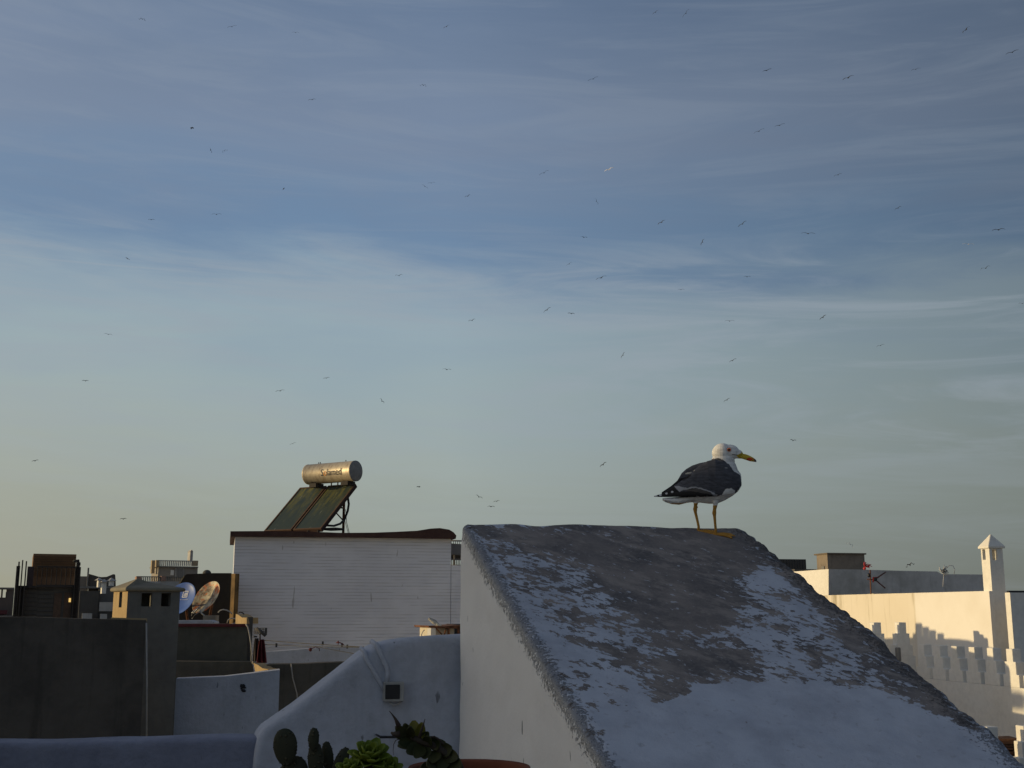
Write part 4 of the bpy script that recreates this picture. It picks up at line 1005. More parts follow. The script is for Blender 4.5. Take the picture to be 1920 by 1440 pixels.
for i in range(16):
    a0 = r1.uniform(-2.6, .2); l = r1.uniform(4, 9); x0, y0 = 1624 + r1.uniform(-3, 3), 1064 + r1.uniform(-3, 2)
    mb.tube([P(x0, y0, 24.5), P(x0 + l * .6 * math.cos(a0), y0 + l * .6 * math.sin(a0), 24.4), P(x0 + l * math.cos(a0 + .5), y0 + l * math.sin(a0 + .5), 24.5)], r1.uniform(.006, .013), 5)
mb.ell(P(1621, 1066, 24.5), (.03, .03, .03))
solo('red_streamer', mb, plain('red_plastic', (.55, .05, .06), .6), 'tangled bright red plastic streamer on the parapet above the rusty antenna', 'streamer')
mb = MB(); r1 = random.Random(12)
for i in range(34):
    a0 = r1.uniform(-3.3, .4); l = r1.uniform(3, 11); x0, y0 = 1770 + r1.uniform(-4, 4), 1071 + r1.uniform(-3, 4)
    mb.tube([P(x0, y0, 23.8), P(x0 + l * .6 * math.cos(a0), y0 + l * .6 * math.sin(a0), 23.7), P(x0 + l * math.cos(a0 + .5), y0 + l * math.sin(a0 + .5), 23.8)], r1.uniform(.004, .010), 4)
mb.tube([P(1775, 1065, 23.8), P(1780, 1060, 23.8), P(1787, 1061, 23.8), P(1790, 1068, 23.8), P(1789, 1076, 23.8)], .008, 5)
mb.tube([P(1770, 1074, 23.8), P(1769, 1085, 23.8), P(1768, 1100, 23.8)], .006, 5)
solo('wire_tangle', mb, plain('pale_wire', (.5, .5, .5), .6), 'pale tangle of wires hanging over the grey parapet left of the tall chimney', 'wires')

# stepped merlons
def merlon(name, corner, uu, ww, thick, sizes, hh, mat, lab, grp, centre=0):
    # corner = point at top centre of the stack; uu = along the wall, ww = through it
    zt_ = corner.z; n = len(sizes); pts = []
    for i, s in enumerate(sizes): pts += [(-s / 2, zt_ - i * hh), (-s / 2, zt_ - (i + 1) * hh)]
    pts += [(s_, z_) for s_, z_ in [(-a, b_) for a, b_ in reversed(pts)]]
    mb = MB(); mb.prism([V((corner.x, corner.y, 0)) + uu * a + V((0, 0, z_)) for a, z_ in pts], ww * thick)
    return mb
sizes3 = (.15, .26, .37)
# parapet A: runs away beside the long wall, seen on its end faces
pA_ = Pl(1897.5, 17.5, G)
pA = Pl(960, 1, 0); pA.o = pA_.at(1897.5, 1217); pA.n = -pA_.u; pA.u = -pA_.w; pA.w = pA_.u
hh = 22.3 / F * 17.9
c_end = pA_.at(1897.5, 1217)
e = empty('merlon_parapet', V((c_end.x, c_end.y, GR)), 'white parapet with a row of stepped merlons seen end on, before the sunlit house', 'parapet')
mb = MB(); zb = c_end.z - 3 * hh
mb.box(V((c_end.x, c_end.y, GR)) - pA_.w * 2.5, pA_.w * 5.2, pA_.u * .145, V((0, 0, zb - GR))); part('wall', mb, M_white2, e)
for k in range(-2, 6):
    cc_ = c_end + pA_.w * (.075 + k * .468)
    mb = merlon('merlon', cc_, pA_.w, pA_.u, .145, sizes3, hh, M_white2, '', '')
    for v in mb.v: 
        if abs(v.z - zb) < 1e-4: v.z += .0
    bev(part('merlon', mb, M_white2, e), .008, 2)
# parapet B: faces the viewer
pBm = Pl(1640, 20.3, G)
hb = 20 / F * 20.3
e = empty('merlon_parapet', V((pBm.at(1680, 1145).x, pBm.at(1680, 1145).y, GR)), 'white parapet with shaded stepped merlons facing the viewer, left of the end-on row', 'parapet')
zB = pBm.at(1692, 1167).z
a = pBm.at(1610, 1167); a.z = zB
mb = MB(); mb.box(V((a.x, a.y, GR)), pBm.u * 1.02, pBm.w * .145, V((0, 0, zB - 3 * hb - GR))); part('wall', mb, M_white2, e)
for x in (1598, 1645, 1692):
    c = pBm.at(x, 1167); c.z = zB
    bev(part('merlon', merlon('merlon', c, pBm.u, pBm.w, .145, (.135, .24, .345), hb, M_white2, '', ''), M_white2, e), .008, 2)
mb = MB(); mb.rect(pBm.off(-.4), 1683, 1689.5, 1214, 1240, .1); bev(solo('dark_pipe_cap', mb, M_fargrey, 'small dark rounded pipe cap in front of the shaded merlons at the bulkhead edge', 'pipe'), .02, 3)
# parapet C: lower right, nearest
pCm = Pl(1851, 13.7, G)
hc = 27.5 / F * 13.7
e = empty('merlon_parapet', V((pCm.at(1880, 1145).x, pCm.at(1880, 1145).y, GR)), 'nearest white parapet with stepped merlons, low at the right edge, left faces sunlit', 'parapet')
zC = pCm.at(1860, 1363).z; a = pCm.at(1830, 1363); a.z = zC
mb = MB(); mb.box(V((a.x, a.y, GR)) - pCm.u * .7, pCm.u * 3.5, pCm.w * .15, V((0, 0, zC - 3 * hc - GR))); part('wall', mb, M_white2, e)
for x in (1860.5, 1929):
    c = pCm.at(x, 1363); c.z = zC
    bev(part('merlon', merlon('merlon', c, pCm.u, pCm.w, .15, (.135, .23, .32) if x < 1900 else (.135, .21, .30), hc, M_white2, '', ''), M_white2, e), .008, 2)
# pile of old boards behind
mb = MB(); r2 = random.Random(2)
for k in range(11):
    y = 1386 + k * 3.4
    a = P(1866 + r2.uniform(-4, 4), y, 15.2 + r2.uniform(-.1, .1)); b_ = P(1914 + r2.uniform(-4, 4), y + r2.uniform(-2, 3), 15.2)
    mb.box(a, b_ - a, V((0, .3, 0)), V((0, 0, -.021)))
solo('board_pile', mb, plaster('old_boards', (.10, .05, .03), (.04, .025, .02), .8, 4, 0, .4, 20), 'pile of old brown boards behind the nearest merlons at the right edge', 'boards')
mb = MB(); mb.box(P(1866, 1426, 15.4), V((.6, .1, 0)), V((0, .6, 0)), V((0, 0, -3))); solo('board_plinth', mb, M_dark, 'dark plinth carrying the old brown boards', 'plinth')

# unseen merloned wall, added and shaped back from its shadow on the sunlit house
pS = pW.off(-3.4)
def back(pl, px, py):                     # point on pS whose shadow lands at this place
    p = pl.at(px, py); t = (pS.o - p).dot(pS.n) / SD.dot(pS.n); return p + SD * t
outl = [(1600, 1200), (1706, 1196), (1717, 1196), (1717, 1188), (1722, 1188), (1722, 1169), (1733, 1169), (1733, 1193), (1735, 1193), (1735, 1176), (1746, 1176), (1746, 1198), (1748, 1198),
        (1748, 1182), (1759, 1182), (1759, 1199), (1763, 1199), (1763, 1188), (1774, 1188), (1774, 1198), (1790, 1198), (1805, 1199), (1822, 1201), (1836, 1206), (1848, 1212)]
outl2 = [(1868, 1233), (1880, 1239), (1889, 1248), (1891, 1256), (1894, 1300), (1896, 1335), (1950, 1345)]
pts = [back(pW, *p) for p in outl] + [back(pA, *p) for p in outl2]
print('caster', [tuple(round(c, 2) for c in p) + tuple(round(c) for c in proj(p)) for p in pts[::3]])
lo = [V((pts[-1].x, pts[-1].y, GR)), V((pts[0].x, pts[0].y, GR))]
mb = MB(); mb.prism(pts + lo, pS.w * -.12)
solo('merlon_shadow_wall', mb, M_white2, 'unseen merloned wall added behind the bulkhead, shaped to cast its shadow on the sunlit house', 'wall')
# ------------------------------------------------------------------ the big gull
def gull_frame(px, py, p):
    az_ = math.atan2(p.x, p.y); r = V((math.cos(az_), -math.sin(az_), 0)); f = V((math.sin(az_), math.cos(az_), 0))
    k = (p.y * CP + (p.z - CZ) * SP) / F / 6.856
    return r, f, k
gp = slope_at(1342, 1003.5)
gr_, gf_, gk = gull_frame(0, 0, gp)
def G3(x, z, y=0): return gp + gr_ * ((x - 975) * gk) + gf_ * ((y + 52) * gk) + V((0, 0, (1332 - z) * gk * 1.01))
def ring(c, ax1, ax2, n=20):
    return [c + ax1 * math.cos(2 * math.pi * i / n) + ax2 * math.sin(2 * math.pi * i / n) for i in range(n)]
def secs(mb, L, n=20):                        # (x, ztop, zbot, yc, yh)
    rings = []
    for x, a, b_, yc, yh in L:
        rings.append(ring(G3(x, (a + b_) / 2, yc), V((0, 0, 1)) * ((b_ - a) / 2 * gk), gf_ * (yh * gk), n))
    mb.loft(rings)
def blob(mb, x, z, rx, rz, ry, y=0):
    M = Matrix((gr_, gf_, V((0, 0, 1)))).transposed(); mb.ell(G3(x, z, y), (rx * gk, ry * gk, rz * gk), M, 24, 16)
mb = MB()
secs(mb, [(560, 850, 900, 0, 60), (620, 790, 905, 0, 75), (700, 640, 908, 0, 95), (800, 520, 915, 0, 130), (900, 440, 930, 0, 160), (1000, 410, 932, 0, 172), (1100, 395, 893, 0, 170), (1200, 430, 838, 0, 145), (1275, 480, 780, 0, 110), (1322, 550, 710, 0, 50)])
secs(mb, [(304, 848, 874, 0, 50), (340, 842, 898, 0, 72), (420, 838, 925, 0, 80), (520, 832, 935, 0, 82), (620, 815, 912, 0, 85), (720, 760, 900, 0, 88)])
blob(mb, 1098, 275, 138, 128, 114); blob(mb, 1188, 268, 128, 102, 96); blob(mb, 1270, 290, 88, 62, 58); blob(mb, 1300, 312, 55, 38, 38)
blob(mb, 1100, 385, 152, 120, 118); blob(mb, 1110, 480, 165, 150, 142); blob(mb, 1150, 620, 152, 215, 162); blob(mb, 1175, 520, 112, 130, 130)
secs(mb, [(1325, 590, 705, -60, 30), (1290, 540, 770, -92, 50), (1200, 470, 822, -122, 66), (1100, 402, 843, -142, 68), (1000, 368, 846, -148, 72), (900, 388, 844, -142, 72), (800, 442, 843, -130, 68), (700, 522, 842, -115, 60), (600, 602, 841, -95, 50), (500, 665, 840, -75, 40), (400, 732, 838, -52, 30), (300, 790, 834, -28, 20), (195, 814, 828, -10, 8)])
secs(mb, [(1120, 420, 780, 105, 40), (1050, 372, 800, 118, 66), (930, 358, 800, 122, 72), (800, 380, 790, 118, 70), (700, 412, 780, 108, 62), (620, 458, 775, 96, 54), (560, 512, 775, 84, 46), (500, 612, 785, 68, 38), (420, 682, 795, 48, 30), (330, 742, 800, 34, 20), (295, 765, 790, 24, 10)])
for z_, k_ in ((0, 0),):
    secs(mb, [(980, 768, 846, -176, 26), (900, 760, 846, -180, 28), (760, 742, 845, -165, 26), (620, 745, 844, -130, 22), (480, 775, 842, -95, 18), (330, 800, 838, -55, 12), (215, 815, 829, -22, 7)])
# bill
secs(mb, [(1270, 292, 350, 0, 32), (1340, 284, 354, 0, 28), (1400, 297, 375, 0, 22), (1440, 314, 390, 0, 20), (1478, 336, 396, 0, 17), (1500, 352, 400, 0, 14), (1516, 366, 402, 0, 11), (1526, 378, 404, 0, 8)], 14)
def leg(x_hip, knee, ank, heel, y, fz):
    P_ = [G3(x_hip[0], x_hip[1] - 60, y), G3(x_hip[0], x_hip[1], y), G3(knee[0] + 6, knee[1] - 45, y), G3(knee[0], knee[1], y), G3(knee[0] + 3, knee[1] + 40, y), G3(*ank, y), G3(heel[0] + 5, heel[1] - 60, y), G3(heel[0], heel[1] - 15, y)]
    mb.tube(P_, [50 * gk, 32 * gk, 22 * gk, 28 * gk, 20 * gk, 17 * gk, 17 * gk, 20 * gk], 12)
    up = 24.0 / 55                                      # the slope rises away from the viewer
    def gz(yy): return heel[1] + 4 - (yy - y) * TS * 1.0
    tips = [(heel[0] + 205, y - 62), (heel[0] + 240, y), (heel[0] + 200, y + 62)]
    hl = G3(heel[0] - 8, heel[1] - 6, y)
    pts_ = []
    for tx, ty in tips:
        t_ = G3(tx, gz(ty) + 14, ty); mid_ = G3((heel[0] + tx) / 2, gz((ty + y) / 2) - 8, (ty + y) / 2)
        mb.tube([hl, mid_, t_], [20 * gk, 13 * gk, 9 * gk], 10); pts_.append(t_)
        mb.tube([t_, t_ + gr_ * (16 * gk) - V((0, 0, 8 * gk))], [8 * gk, 3 * gk], 8)
    inner = [G3(heel[0] + 205, gz(y - 30) + 12, y - 30), G3(heel[0] + 205, gz(y + 30) + 12, y + 30)]
    mb.prism([hl, pts_[0], inner[0], pts_[1], inner[1], pts_[2]], V((0, 0, 12 * gk)))
    mb.tube([G3(heel[0], heel[1] - 14, y), G3(heel[0] - 28, heel[1] + 2, y + 6)], [12 * gk, 6 * gk], 8)
leg((985, 930), (965, 1050), (972, 1178), (972, 1325), -52, 0)
leg((735, 905), (722, 995), (745, 1130), (756, 1280), 4, 0)
mb.ell(G3(750, 965, 40), (9 * gk, 9 * gk, 14 * gk))
gu = solo('big_gull', mb, [], 'big standing gull with dark grey back, white head and yellow bill on the bulkhead', 'gull')
remesh(gu, 4.2 * gk, 3)
me = gu.data; org = V(gu.location)
mant = [(925, 352), (1045, 352), (1130, 398), (1185, 450), (1212, 505), (1235, 535), (1310, 575), (1330, 700), (1262, 785), (1240, 800), (1232, 772), (1180, 748), (1120, 762), (1095, 790), (1070, 830), (1012, 846),
        (340, 846), (180, 835), (180, 805), (280, 740), (480, 600), (560, 480), (700, 380)]
blackp = [(180, 835), (180, 800), (300, 740), (420, 660), (500, 600), (600, 575), (700, 555), (640, 610), (560, 640), (470, 690), (480, 740), (530, 775), (680, 770), (820, 805), (930, 812), (955, 846), (340, 846)]
brownp = [(600, 762), (660, 742), (760, 745), (850, 766), (940, 812), (925, 828), (800, 800), (690, 778)]
whitep = [(462, 703), (520, 700), (560, 716), (640, 735), (690, 722), (740, 722), (860, 758), (990, 815), (1022, 832), (1000, 846), (965, 838), (940, 806), (850, 770), (760, 742), (690, 742), (620, 752), (560, 762), (530, 778), (490, 742)]
spots = [(435, 776, 17), (360, 792, 17), (280, 809, 18), (222, 822, 20)]
glint = [(608, 522), (640, 510), (740, 500), (735, 512), (650, 530), (615, 538)]  # sun glint on the back, put into the plumage colour
feather = [(560, 560, 640, 500), (520, 600, 620, 560)]
at = me.attributes.new('plumage', 'FLOAT_COLOR', 'POINT')
cW, cG, cB, cBr, cL, cY = (.84, .83, .81), (.082, .084, .10), (.014, .013, .014), (.08, .07, .065), (.50, .25, .04), (.58, .42, .04)
for v in me.vertices:
    p = V(v.co) + org; q = p - gp
    x = q.dot(gr_) / gk + 975; z = 1332 - q.z / gk / 1.01; y = q.dot(gf_) / gk - 52
    jx = noise.noise(V((x, z, y)) * .03) * 8; jz = noise.noise(V((z, x, y)) * .035 + V((9, 0, 0))) * 8
    X, Z = x + jx, z + jz
    c = cW
    if z > 900 and (z > 955 or (x < 800 and z > 918)): 
        c = cL
    elif z > 846: c = cW
    elif x > 1215 and z < 420:
        bx = 1340 - max(0, z - 283) * 1.9 if z < 320 else 1270 + (z - 320) * 1.25
        if x > bx:
            c = cY
            if math.hypot((x - 1440) / 36, (z - 364) / 20) < 1: c = (.62, .07, .02)
            if x > 1475: c = (.46, .22, .04)
            if x > 1500: c = (.12, .10, .09)
        elif abs(z - (305 + (x - 1215) * .12)) < 5: c = (.22, .2, .19)
    elif inpoly(X, Z, mant):
        if inpoly(X, Z, whitep): c = (.42, .42, .44)
        elif inpoly(X, Z, brownp): c = cBr
        elif inpoly(X, Z, blackp): c = cB
        else:
            c = cG; s_ = noise.noise(V((x * .012, z * .05, y * .02))) * .35 + 1 - .25 * sm(math.sin((z - x * .55) * .11 + noise.noise(V((x, z, 0)) * .02) * 3), .7, 1) * sm(z, 560, 680); c = tuple(a * s_ for a in c)
            if inpoly(x, z, glint) and y > 0: c = (.6, .58, .5)
        for sx_, sz_, sr_ in spots:
            if math.hypot(x - sx_, (z - sz_) * 1.4) < sr_: c = (.7, .7, .72)
        if inpoly(x, z, glint) and y < 40: c = (.45, .42, .36)
        if math.hypot((x - 1135) / 22, (z - 490) / 8) < 1: c = (.3, .3, .3)
    elif math.hypot(x - 1180, z - 246) < 40 and z < 420: c = (.62, .60, .58)
    at.data[v.index].color = (*c, 1)
m, nt, b = newmat('gull_plumage', .72, 0, .3)
a_ = nt.nodes.new('ShaderNodeAttribute'); a_.attribute_name = 'plumage'
o = nt.nodes.new('ShaderNodeTexCoord').outputs['Object']
Mx = Matrix((gr_, gf_, V((0, 0, 1)))).transposed()
fe = tex(nt, o, 60, 5, .6, (.5, .5, 1.6))
c = mixc(nt, mth(nt, 'MULTIPLY', ramp(nt, fe, .35, .7), .28), a_.outputs['Color'], (0, 0, 0), 'MULTIPLY')
nt.links.new(c, b.inputs['Base Color']); bump(nt, b, fe, .25, .004)
me.materials.append(m)
for sgn in (-1, 1):
    c = G3(1180, 247, sgn * 93); M = Matrix((gr_, gf_, V((0, 0, 1)))).transposed()
    mb = MB(); mb.ell(c, (17 * gk, 12 * gk, 17 * gk), M, 16, 10)
    eo = part('eye', mb, plain('gull_eye_pupil_%d' % sgn, (.03, .012, .01), .12), gu)
    mb = MB(); n_ = 20; pts_ = [c + M @ V((21 * gk * math.cos(t * 2 * math.pi / n_), sgn * 3 * gk, 19 * gk * math.sin(t * 2 * math.pi / n_))) for t in range(n_ + 1)]
    mb.tube(pts_, 5 * gk, 8, 0, False); part('eye_ring', mb, plain('gull_eye_ring_%d' % sgn, (.62, .16, .05), .5), eo)

# ------------------------------------------------------------------ small pale bird on the rooftop box
mb = MB(); bd = 17.2
def B3(x, y, z_=0): return P(x, y, bd + z_)
u_ = bd / F
for x, y, rx, rz, rot_ in ((806, 1161, 3.2, 2.7, 0), (809.5, 1163, 5, 3.6, 25), (814, 1166, 7, 4.3, 32), (820, 1170, 6, 2.8, 42)):
    mb.ell(B3(x, y), (rx * u_, 3.2 * u_, rz * u_), Matrix.Rotation(math.radians(rot_), 3, 'Y'), 16, 10)
mb.tube([B3(818, 1168), B3(825, 1172.5), B3(829, 1174)], [2.2 * u_, 1.5 * u_, .6 * u_], 10)
mb.tube([B3(804, 1160), B3(801.5, 1161)], [1.0 * u_, .25 * u_], 8)
mb.tube([B3(815, 1169, -.01), B3(817, 1175, -.01)], .55 * u_, 8); mb.tube([B3(818, 1169, .02), B3(819, 1175, .02)], .55 * u_, 8)
sb_ = solo('small_bird', mb, [], 'small pale bird preening on the sunlit rooftop box', 'bird'); remesh(sb_, .45 * u_, 2)
at = sb_.data.attributes.new('plumage', 'FLOAT_COLOR', 'POINT')
for v in sb_.data.vertices:
    p = proj(V(v.co) + V(sb_.location)); c = (.74, .70, .60)
    if p[0] < 803.5 or (p[0] < 807 and p[1] < 1159.5): c = (.06, .05, .05)
    elif p[1] < 1160 + (p[0] - 806) * .55 + noise.noise(V((p[0], p[1], 0)) * .7) * 1.5: c = (.42, .40, .38)
    elif p[1] > 1173.5: c = (.35, .16, .08)
    at.data[v.index].color = (*c, 1)
sb_.data.materials.append(m)

# ------------------------------------------------------------------ pots and plants on a masonry ledge
zL = CZ - .66
mb = MB(); mb.box((-1.1, 1.9, zL - 1.0), (1.35, 0, 0), (0, .8, 0), (0, 0, 1.0))
bev(solo('plant_ledge', mb, M_blue, 'masonry ledge carrying the potted plants, below the view', 'ledge'), .02)
M_terra = plaster('terracotta', (.20, .065, .035), (.13, .05, .03), .5, 6, 0, .3, 40)
M_soil = plaster('potting_soil', (.05, .035, .025), None, .5, 12, 0, .8, 60)
def pot(c, R, h, lab):
    e = empty('flower_pot', c, lab, 'flower pot')
    mb = MB(); mb.lathe(c, [(0, 0), (R * .68, 0), (R * .9, h * .8), (R * .92, h * .84), (R * 1.0, h * .85), (R * 1.03, h * .9), (R * 1.03, h * .97), (R * .99, h), (R * .93, h * .985), (R * .9, h * .93), (R * .88, h * .8)], 64)
    part('vessel', mb, M_terra, e)
    mb = MB(); mb.lathe(c, [(R * .885, h * .88), (0, h * .89)], 40); part('soil', mb, M_soil, e)
    return e
cP = P(880, 1437, 2.42); hP = cP.z - zL
pot(V((cP.x, cP.y, zL)), .121, hP, 'terracotta flower pot with thick round rim at the bottom edge before the bulkhead')
pot(V((P(575, 1400, 2.3).x, 2.3, zL)), .10, .17, 'terracotta flower pot of the prickly pear, below the view')
pot(V((P(685, 1400, 2.2).x, 2.2, zL)), .08, .17, 'small terracotta flower pot of the bright green rosette, below the view')
m, nt, b = newmat('cactus_skin', .65, 0, .3)
o = nt.nodes.new('ShaderNodeTexCoord').outputs['Object']
c = mixc(nt, ramp(nt, tex(nt, o, 14, 5), .3, .7), (.020, .026, .013), (.035, .034, .018))
vo = nd(nt, 'ShaderNodeTexVoronoi', Scale=85.0); nt.links.new(o, vo.inputs['Vector'])
dt = mth(nt, 'SUBTRACT', 1.0, ramp(nt, vo.outputs['Distance'], .12, .3))
c = mixc(nt, mth(nt, 'MULTIPLY', dt, .5), c, (.10, .09, .05)); nt.links.new(c, b.inputs['Base Color']); bump(nt, b, dt, .9, .004)
M_cac = m
e = empty('prickly_pear', V((P(575, 1400, 2.3).x, 2.3, zL + .15)), 'dark prickly pear cactus with rounded pads before the curved wall', 'cactus')
def pad(cx, cy, rx, ry, rot, d, egg=0.0, th=.32):
    k = d / F; M = Matrix.Rotation(math.radians(rot), 3, 'Y'); mb = MB()
    mb.ell(P(cx, cy, d), (rx * k, rx * k * th, ry * k), M, 36, 24, 0, egg)
    r = random.Random(int(cx)); c0 = P(cx, cy, d)
    for i in range(34):                               # little bumps at the rim where spines sit
        t = math.pi * r.uniform(0.05, .98); a = r.choice((0, math.pi)) + r.uniform(-.5, .5); g_ = 1 + egg * math.cos(t)
        mb.ell(c0 + M @ V((rx * k * math.sin(t) * math.cos(a) * g_, rx * k * th * math.sin(t) * math.sin(a) * g_, ry * k * math.cos(t))), (.0011, .0011, .0014), None, 6, 4)
    return part('pad', mb, M_cac, e)
pad(535, 1401, 21.5, 33, -6, 2.30, .12)
pad(549, 1460, 27, 40, 12, 2.32, .05)
pad(588, 1386, 9.8, 20, 2, 2.30, .05, .5)
pad(592, 1427, 14.5, 34, -4, 2.31, .02, .5)
pad(614.5, 1420, 10.5, 28, -8, 2.34, .05, .45)
pad(638, 1432, 12, 30, 22, 2.33, .05, .45)
pad(585, 1475, 22, 32, 10, 2.33, 0, .45)

def leafmesh(mb, base, dirv, upv, L, W, curl=.3, fold=.25, tipw=.15, thick=.0016, n=9, k=5, mi=0, shape=None):
    d = dirv.normalized(); s = d.cross(upv).normalized(); u = s.cross(d).normalized()
    grid = []
    for i in range(n + 1):
        t = i / n
        w_ = W * (math.sin(math.pi * min(1, t ** .8 * .93 + .04)) ** .75) if shape is None else W * shape(t)
        c = base + d * (L * t) + u * (curl * L * (t * t - .3 * t))
        row = []
        for j in range(-k, k + 1):
            q = j / k; row.append(c + s * (q * w_) + u * (fold * w_ * q * q))
        grid.append(row)
    K = 2 * k + 1; vs = [p for r_ in grid for p in r_]; nv = len(vs)
    vs2 = [p - u * thick * 2 for p in vs]
    fs = []
    for i in range(n):
        for j in range(K - 1):
            a = i * K + j; fs.append([a, a + 1, a + K + 1, a + K]); fs.append([a + nv, a + K + nv, a + K + 1 + nv, a + 1 + nv])
    for i in range(n):
        fs.append([i * K, (i + 1) * K, (i + 1) * K + nv, i * K + nv]); a = i * K + K - 1; fs.append([a, a + nv, a + K + nv, a + K])
    for j in range(K - 1):
        fs.append([j, j + nv, j + 1 + nv, j + 1]); a = n * K + j; fs.append([a, a + 1, a + 1 + nv, a + nv])
    mb.add(vs + vs2, fs, mi, True)
def leafmat(name, c1, c2, trans=.4, sc=18):
    m, nt, b = newmat(name, .5, 0, .35)
    o = nt.nodes.new('ShaderNodeTexCoord').outputs['Object']
    c = mixc(nt, ramp(nt, tex(nt, o, sc, 5), .32, .68), c1, c2); nt.links.new(c, b.inputs['Base Color'])
    tr = nt.nodes.new('ShaderNodeBsdfTranslucent'); nt.links.new(c, tr.inputs[0])
    mx = nt.nodes.new('ShaderNodeMixShader'); mx.inputs[0].default_value = trans
    nt.links.new(b.outputs[0], mx.inputs[1]); nt.links.new(tr.outputs[0], mx.inputs[2]); nt.links.new(mx.outputs[0], nt.nodes['Material Output'].inputs[0])
    return m
M_ros = leafmat('rosette_leaf', (.15, .22, .02), (.24, .30, .035), .35)
M_leaf = leafmat('dull_leaf', (.045, .058, .020), (.085, .08, .028), .25)
M_leafy = leafmat('yellowing_leaf', (.17, .18, .03), (.24, .22, .04), .4)
M_stem = plain('brown_stem', (.05, .04, .03), .8)
# bright green rosettes
def rosette(c, R, n, lean, seed, e):
    r = random.Random(seed); M = lean
    for i in range(n):
        t = i / n; a = i * 2.39996; el_ = math.radians(78 - 66 * t ** .8 + r.uniform(-5, 5))
        d = M @ V((math.cos(a) * math.cos(el_), math.sin(a) * math.cos(el_), math.sin(el_)))
        mb = MB(); LL = R * (.50 + .5 * math.sin(math.pi * min(1, .18 + t * .62))) * r.uniform(.92, 1.08)
        leafmesh(mb, c + d * .003, d, M @ V((0, 0, 1)) + V((0.001, 0, 0)), LL, LL * .26, -.12 + .25 * (1 - t), .5, shape=lambda q: max(.05, math.sin(math.pi * min(1, q ** 1.5 * .82 + .1)) ** .9), thick=.0012)
        part('leaf', mb, M_ros, e)
e = empty('green_rosette', V((P(688, 1420, 2.2).x, 2.2, zL + .15)), 'bright yellow-green succulent rosette between cactus and leafy plant, the larger upper one', 'succulent', 'bright green rosettes')
rosette(P(690, 1432, 2.2), .043, 23, Matrix.Rotation(math.radians(28), 3, 'X') @ Matrix.Rotation(math.radians(10), 3, 'Y'), 4, e)
mb = MB(); c0 = P(690, 1430, 2.2); mb.tube([V((c0.x + .01, 2.2, zL + .15)), c0], .008, 8); part('stem', mb, M_stem, e)
e = empty('green_rosette', V((P(725, 1420, 2.2).x, 2.22, zL + .15)), 'small bright green succulent rosette to the right of the larger one, at the bottom edge', 'succulent', 'bright green rosettes')
rosette(P(727, 1450, 2.2), .030, 18, Matrix.Rotation(math.radians(30), 3, 'X') @ Matrix.Rotation(math.radians(18), 3, 'Y'), 9, e)
mb = MB(); c0 = P(727, 1450, 2.2); mb.tube([V((c0.x - .01, 2.2, zL + .15)), c0], .006, 8); part('stem', mb, M_stem, e)
e = empty('green_rosette', V((P(655, 1420, 2.2).x, 2.2, zL + .15)), 'small bright green succulent rosette to the left below the larger one, at the bottom edge', 'succulent', 'bright green rosettes')
rosette(P(658, 1452, 2.18), .030, 18, Matrix.Rotation(math.radians(30), 3, 'X') @ Matrix.Rotation(math.radians(-15), 3, 'Y'), 10, e)
mb = MB(); c0 = P(658, 1452, 2.18); mb.tube([V((c0.x + .02, 2.2, zL + .15)), c0], .006, 8); part('stem', mb, M_stem, e)
# drooping leafy plant from the pot
e = empty('leafy_succulent', V((cP.x, cP.y, zL + .15)), 'drooping leafy succulent with broad dull leaves and pointed buds, growing from the terracotta pot', 'succulent')
d_ = 2.38
mb = MB(); mb.tube([P(872, 1470, d_), P(858, 1435, d_), P(836, 1412, d_), P(812, 1396, d_), P(786, 1388, d_), P(762, 1376, d_), P(748, 1368, d_)], [.010, .010, .009, .008, .007, .006, .004], 8); part('stem', mb, M_stem, e)
def lf(bx, by, tx, ty, W, dz=0.0, curl=.1, mat=M_leaf, face=(0, -1, .25), fold=.3, d=d_, rnd=.95):
    a = P(bx, by, d); t = P(tx, ty, d + dz); mb = MB()
    leafmesh(mb, a, t - a, V(face), (t - a).length, W * d / F, curl, fold, shape=lambda q: max(.04, math.sin(math.pi * min(1, q ** rnd * .88 + .07)) ** .8), thick=.0012); part('leaf', mb, mat, e)
lf(778, 1392, 776, 1351, 13, .01, .05, M_leafy); lf(784, 1392, 792, 1354, 10, -.01, .1, M_leafy); lf(770, 1388, 758, 1356, 10, -.01, .1)
lf(768, 1392, 742, 1360, 11, -.02, .1); lf(764, 1384, 738, 1374, 8, 0, .1); lf(790, 1392, 804, 1372, 9, -.01, .15); lf(782, 1396, 800, 1378, 11, .02, .1, M_leafy)
lf(776, 1394, 746, 1392, 9, -.02, .1); lf(786, 1396, 745, 1398, 8, .0, -.1); lf(790, 1398, 762, 1412, 13, -.02, .1); lf(794, 1398, 778, 1422, 12, -.03, .1); lf(798, 1400, 796, 1424, 12, -.02, .15)
lf(806, 1400, 824, 1386, 14, -.01, .1); lf(812, 1404, 836, 1394, 13, .01, .1); lf(816, 1408, 812, 1432, 13, -.03, .1); lf(826, 1410, 848, 1402, 13, -.01, .1); lf(832, 1416, 860, 1422, 13, -.02, .1)
lf(834, 1418, 826, 1446, 13, -.03, .1); lf(842, 1424, 866, 1440, 12, -.03, .1); lf(846, 1430, 842, 1458, 14, -.04, .1); lf(822, 1424, 800, 1440, 12, -.04, .1); lf(812, 1440, 786, 1444, 12, -.04, .1); lf(826, 1440, 792, 1456, 14, -.05, .1)
lf(770, 1386, 770, 1360, 8, -.04, .1); lf(800, 1396, 806, 1380, 10, -.03, .1)
def bud(pts, w0):
    mb = MB(); mb.tube([P(x, y, d_ - .02) for x, y in pts], [r * d_ / F for r in w0], 8); part('bud', mb, plain('bud_%d' % pts[0][0], (.045, .03, .022), .7), e)
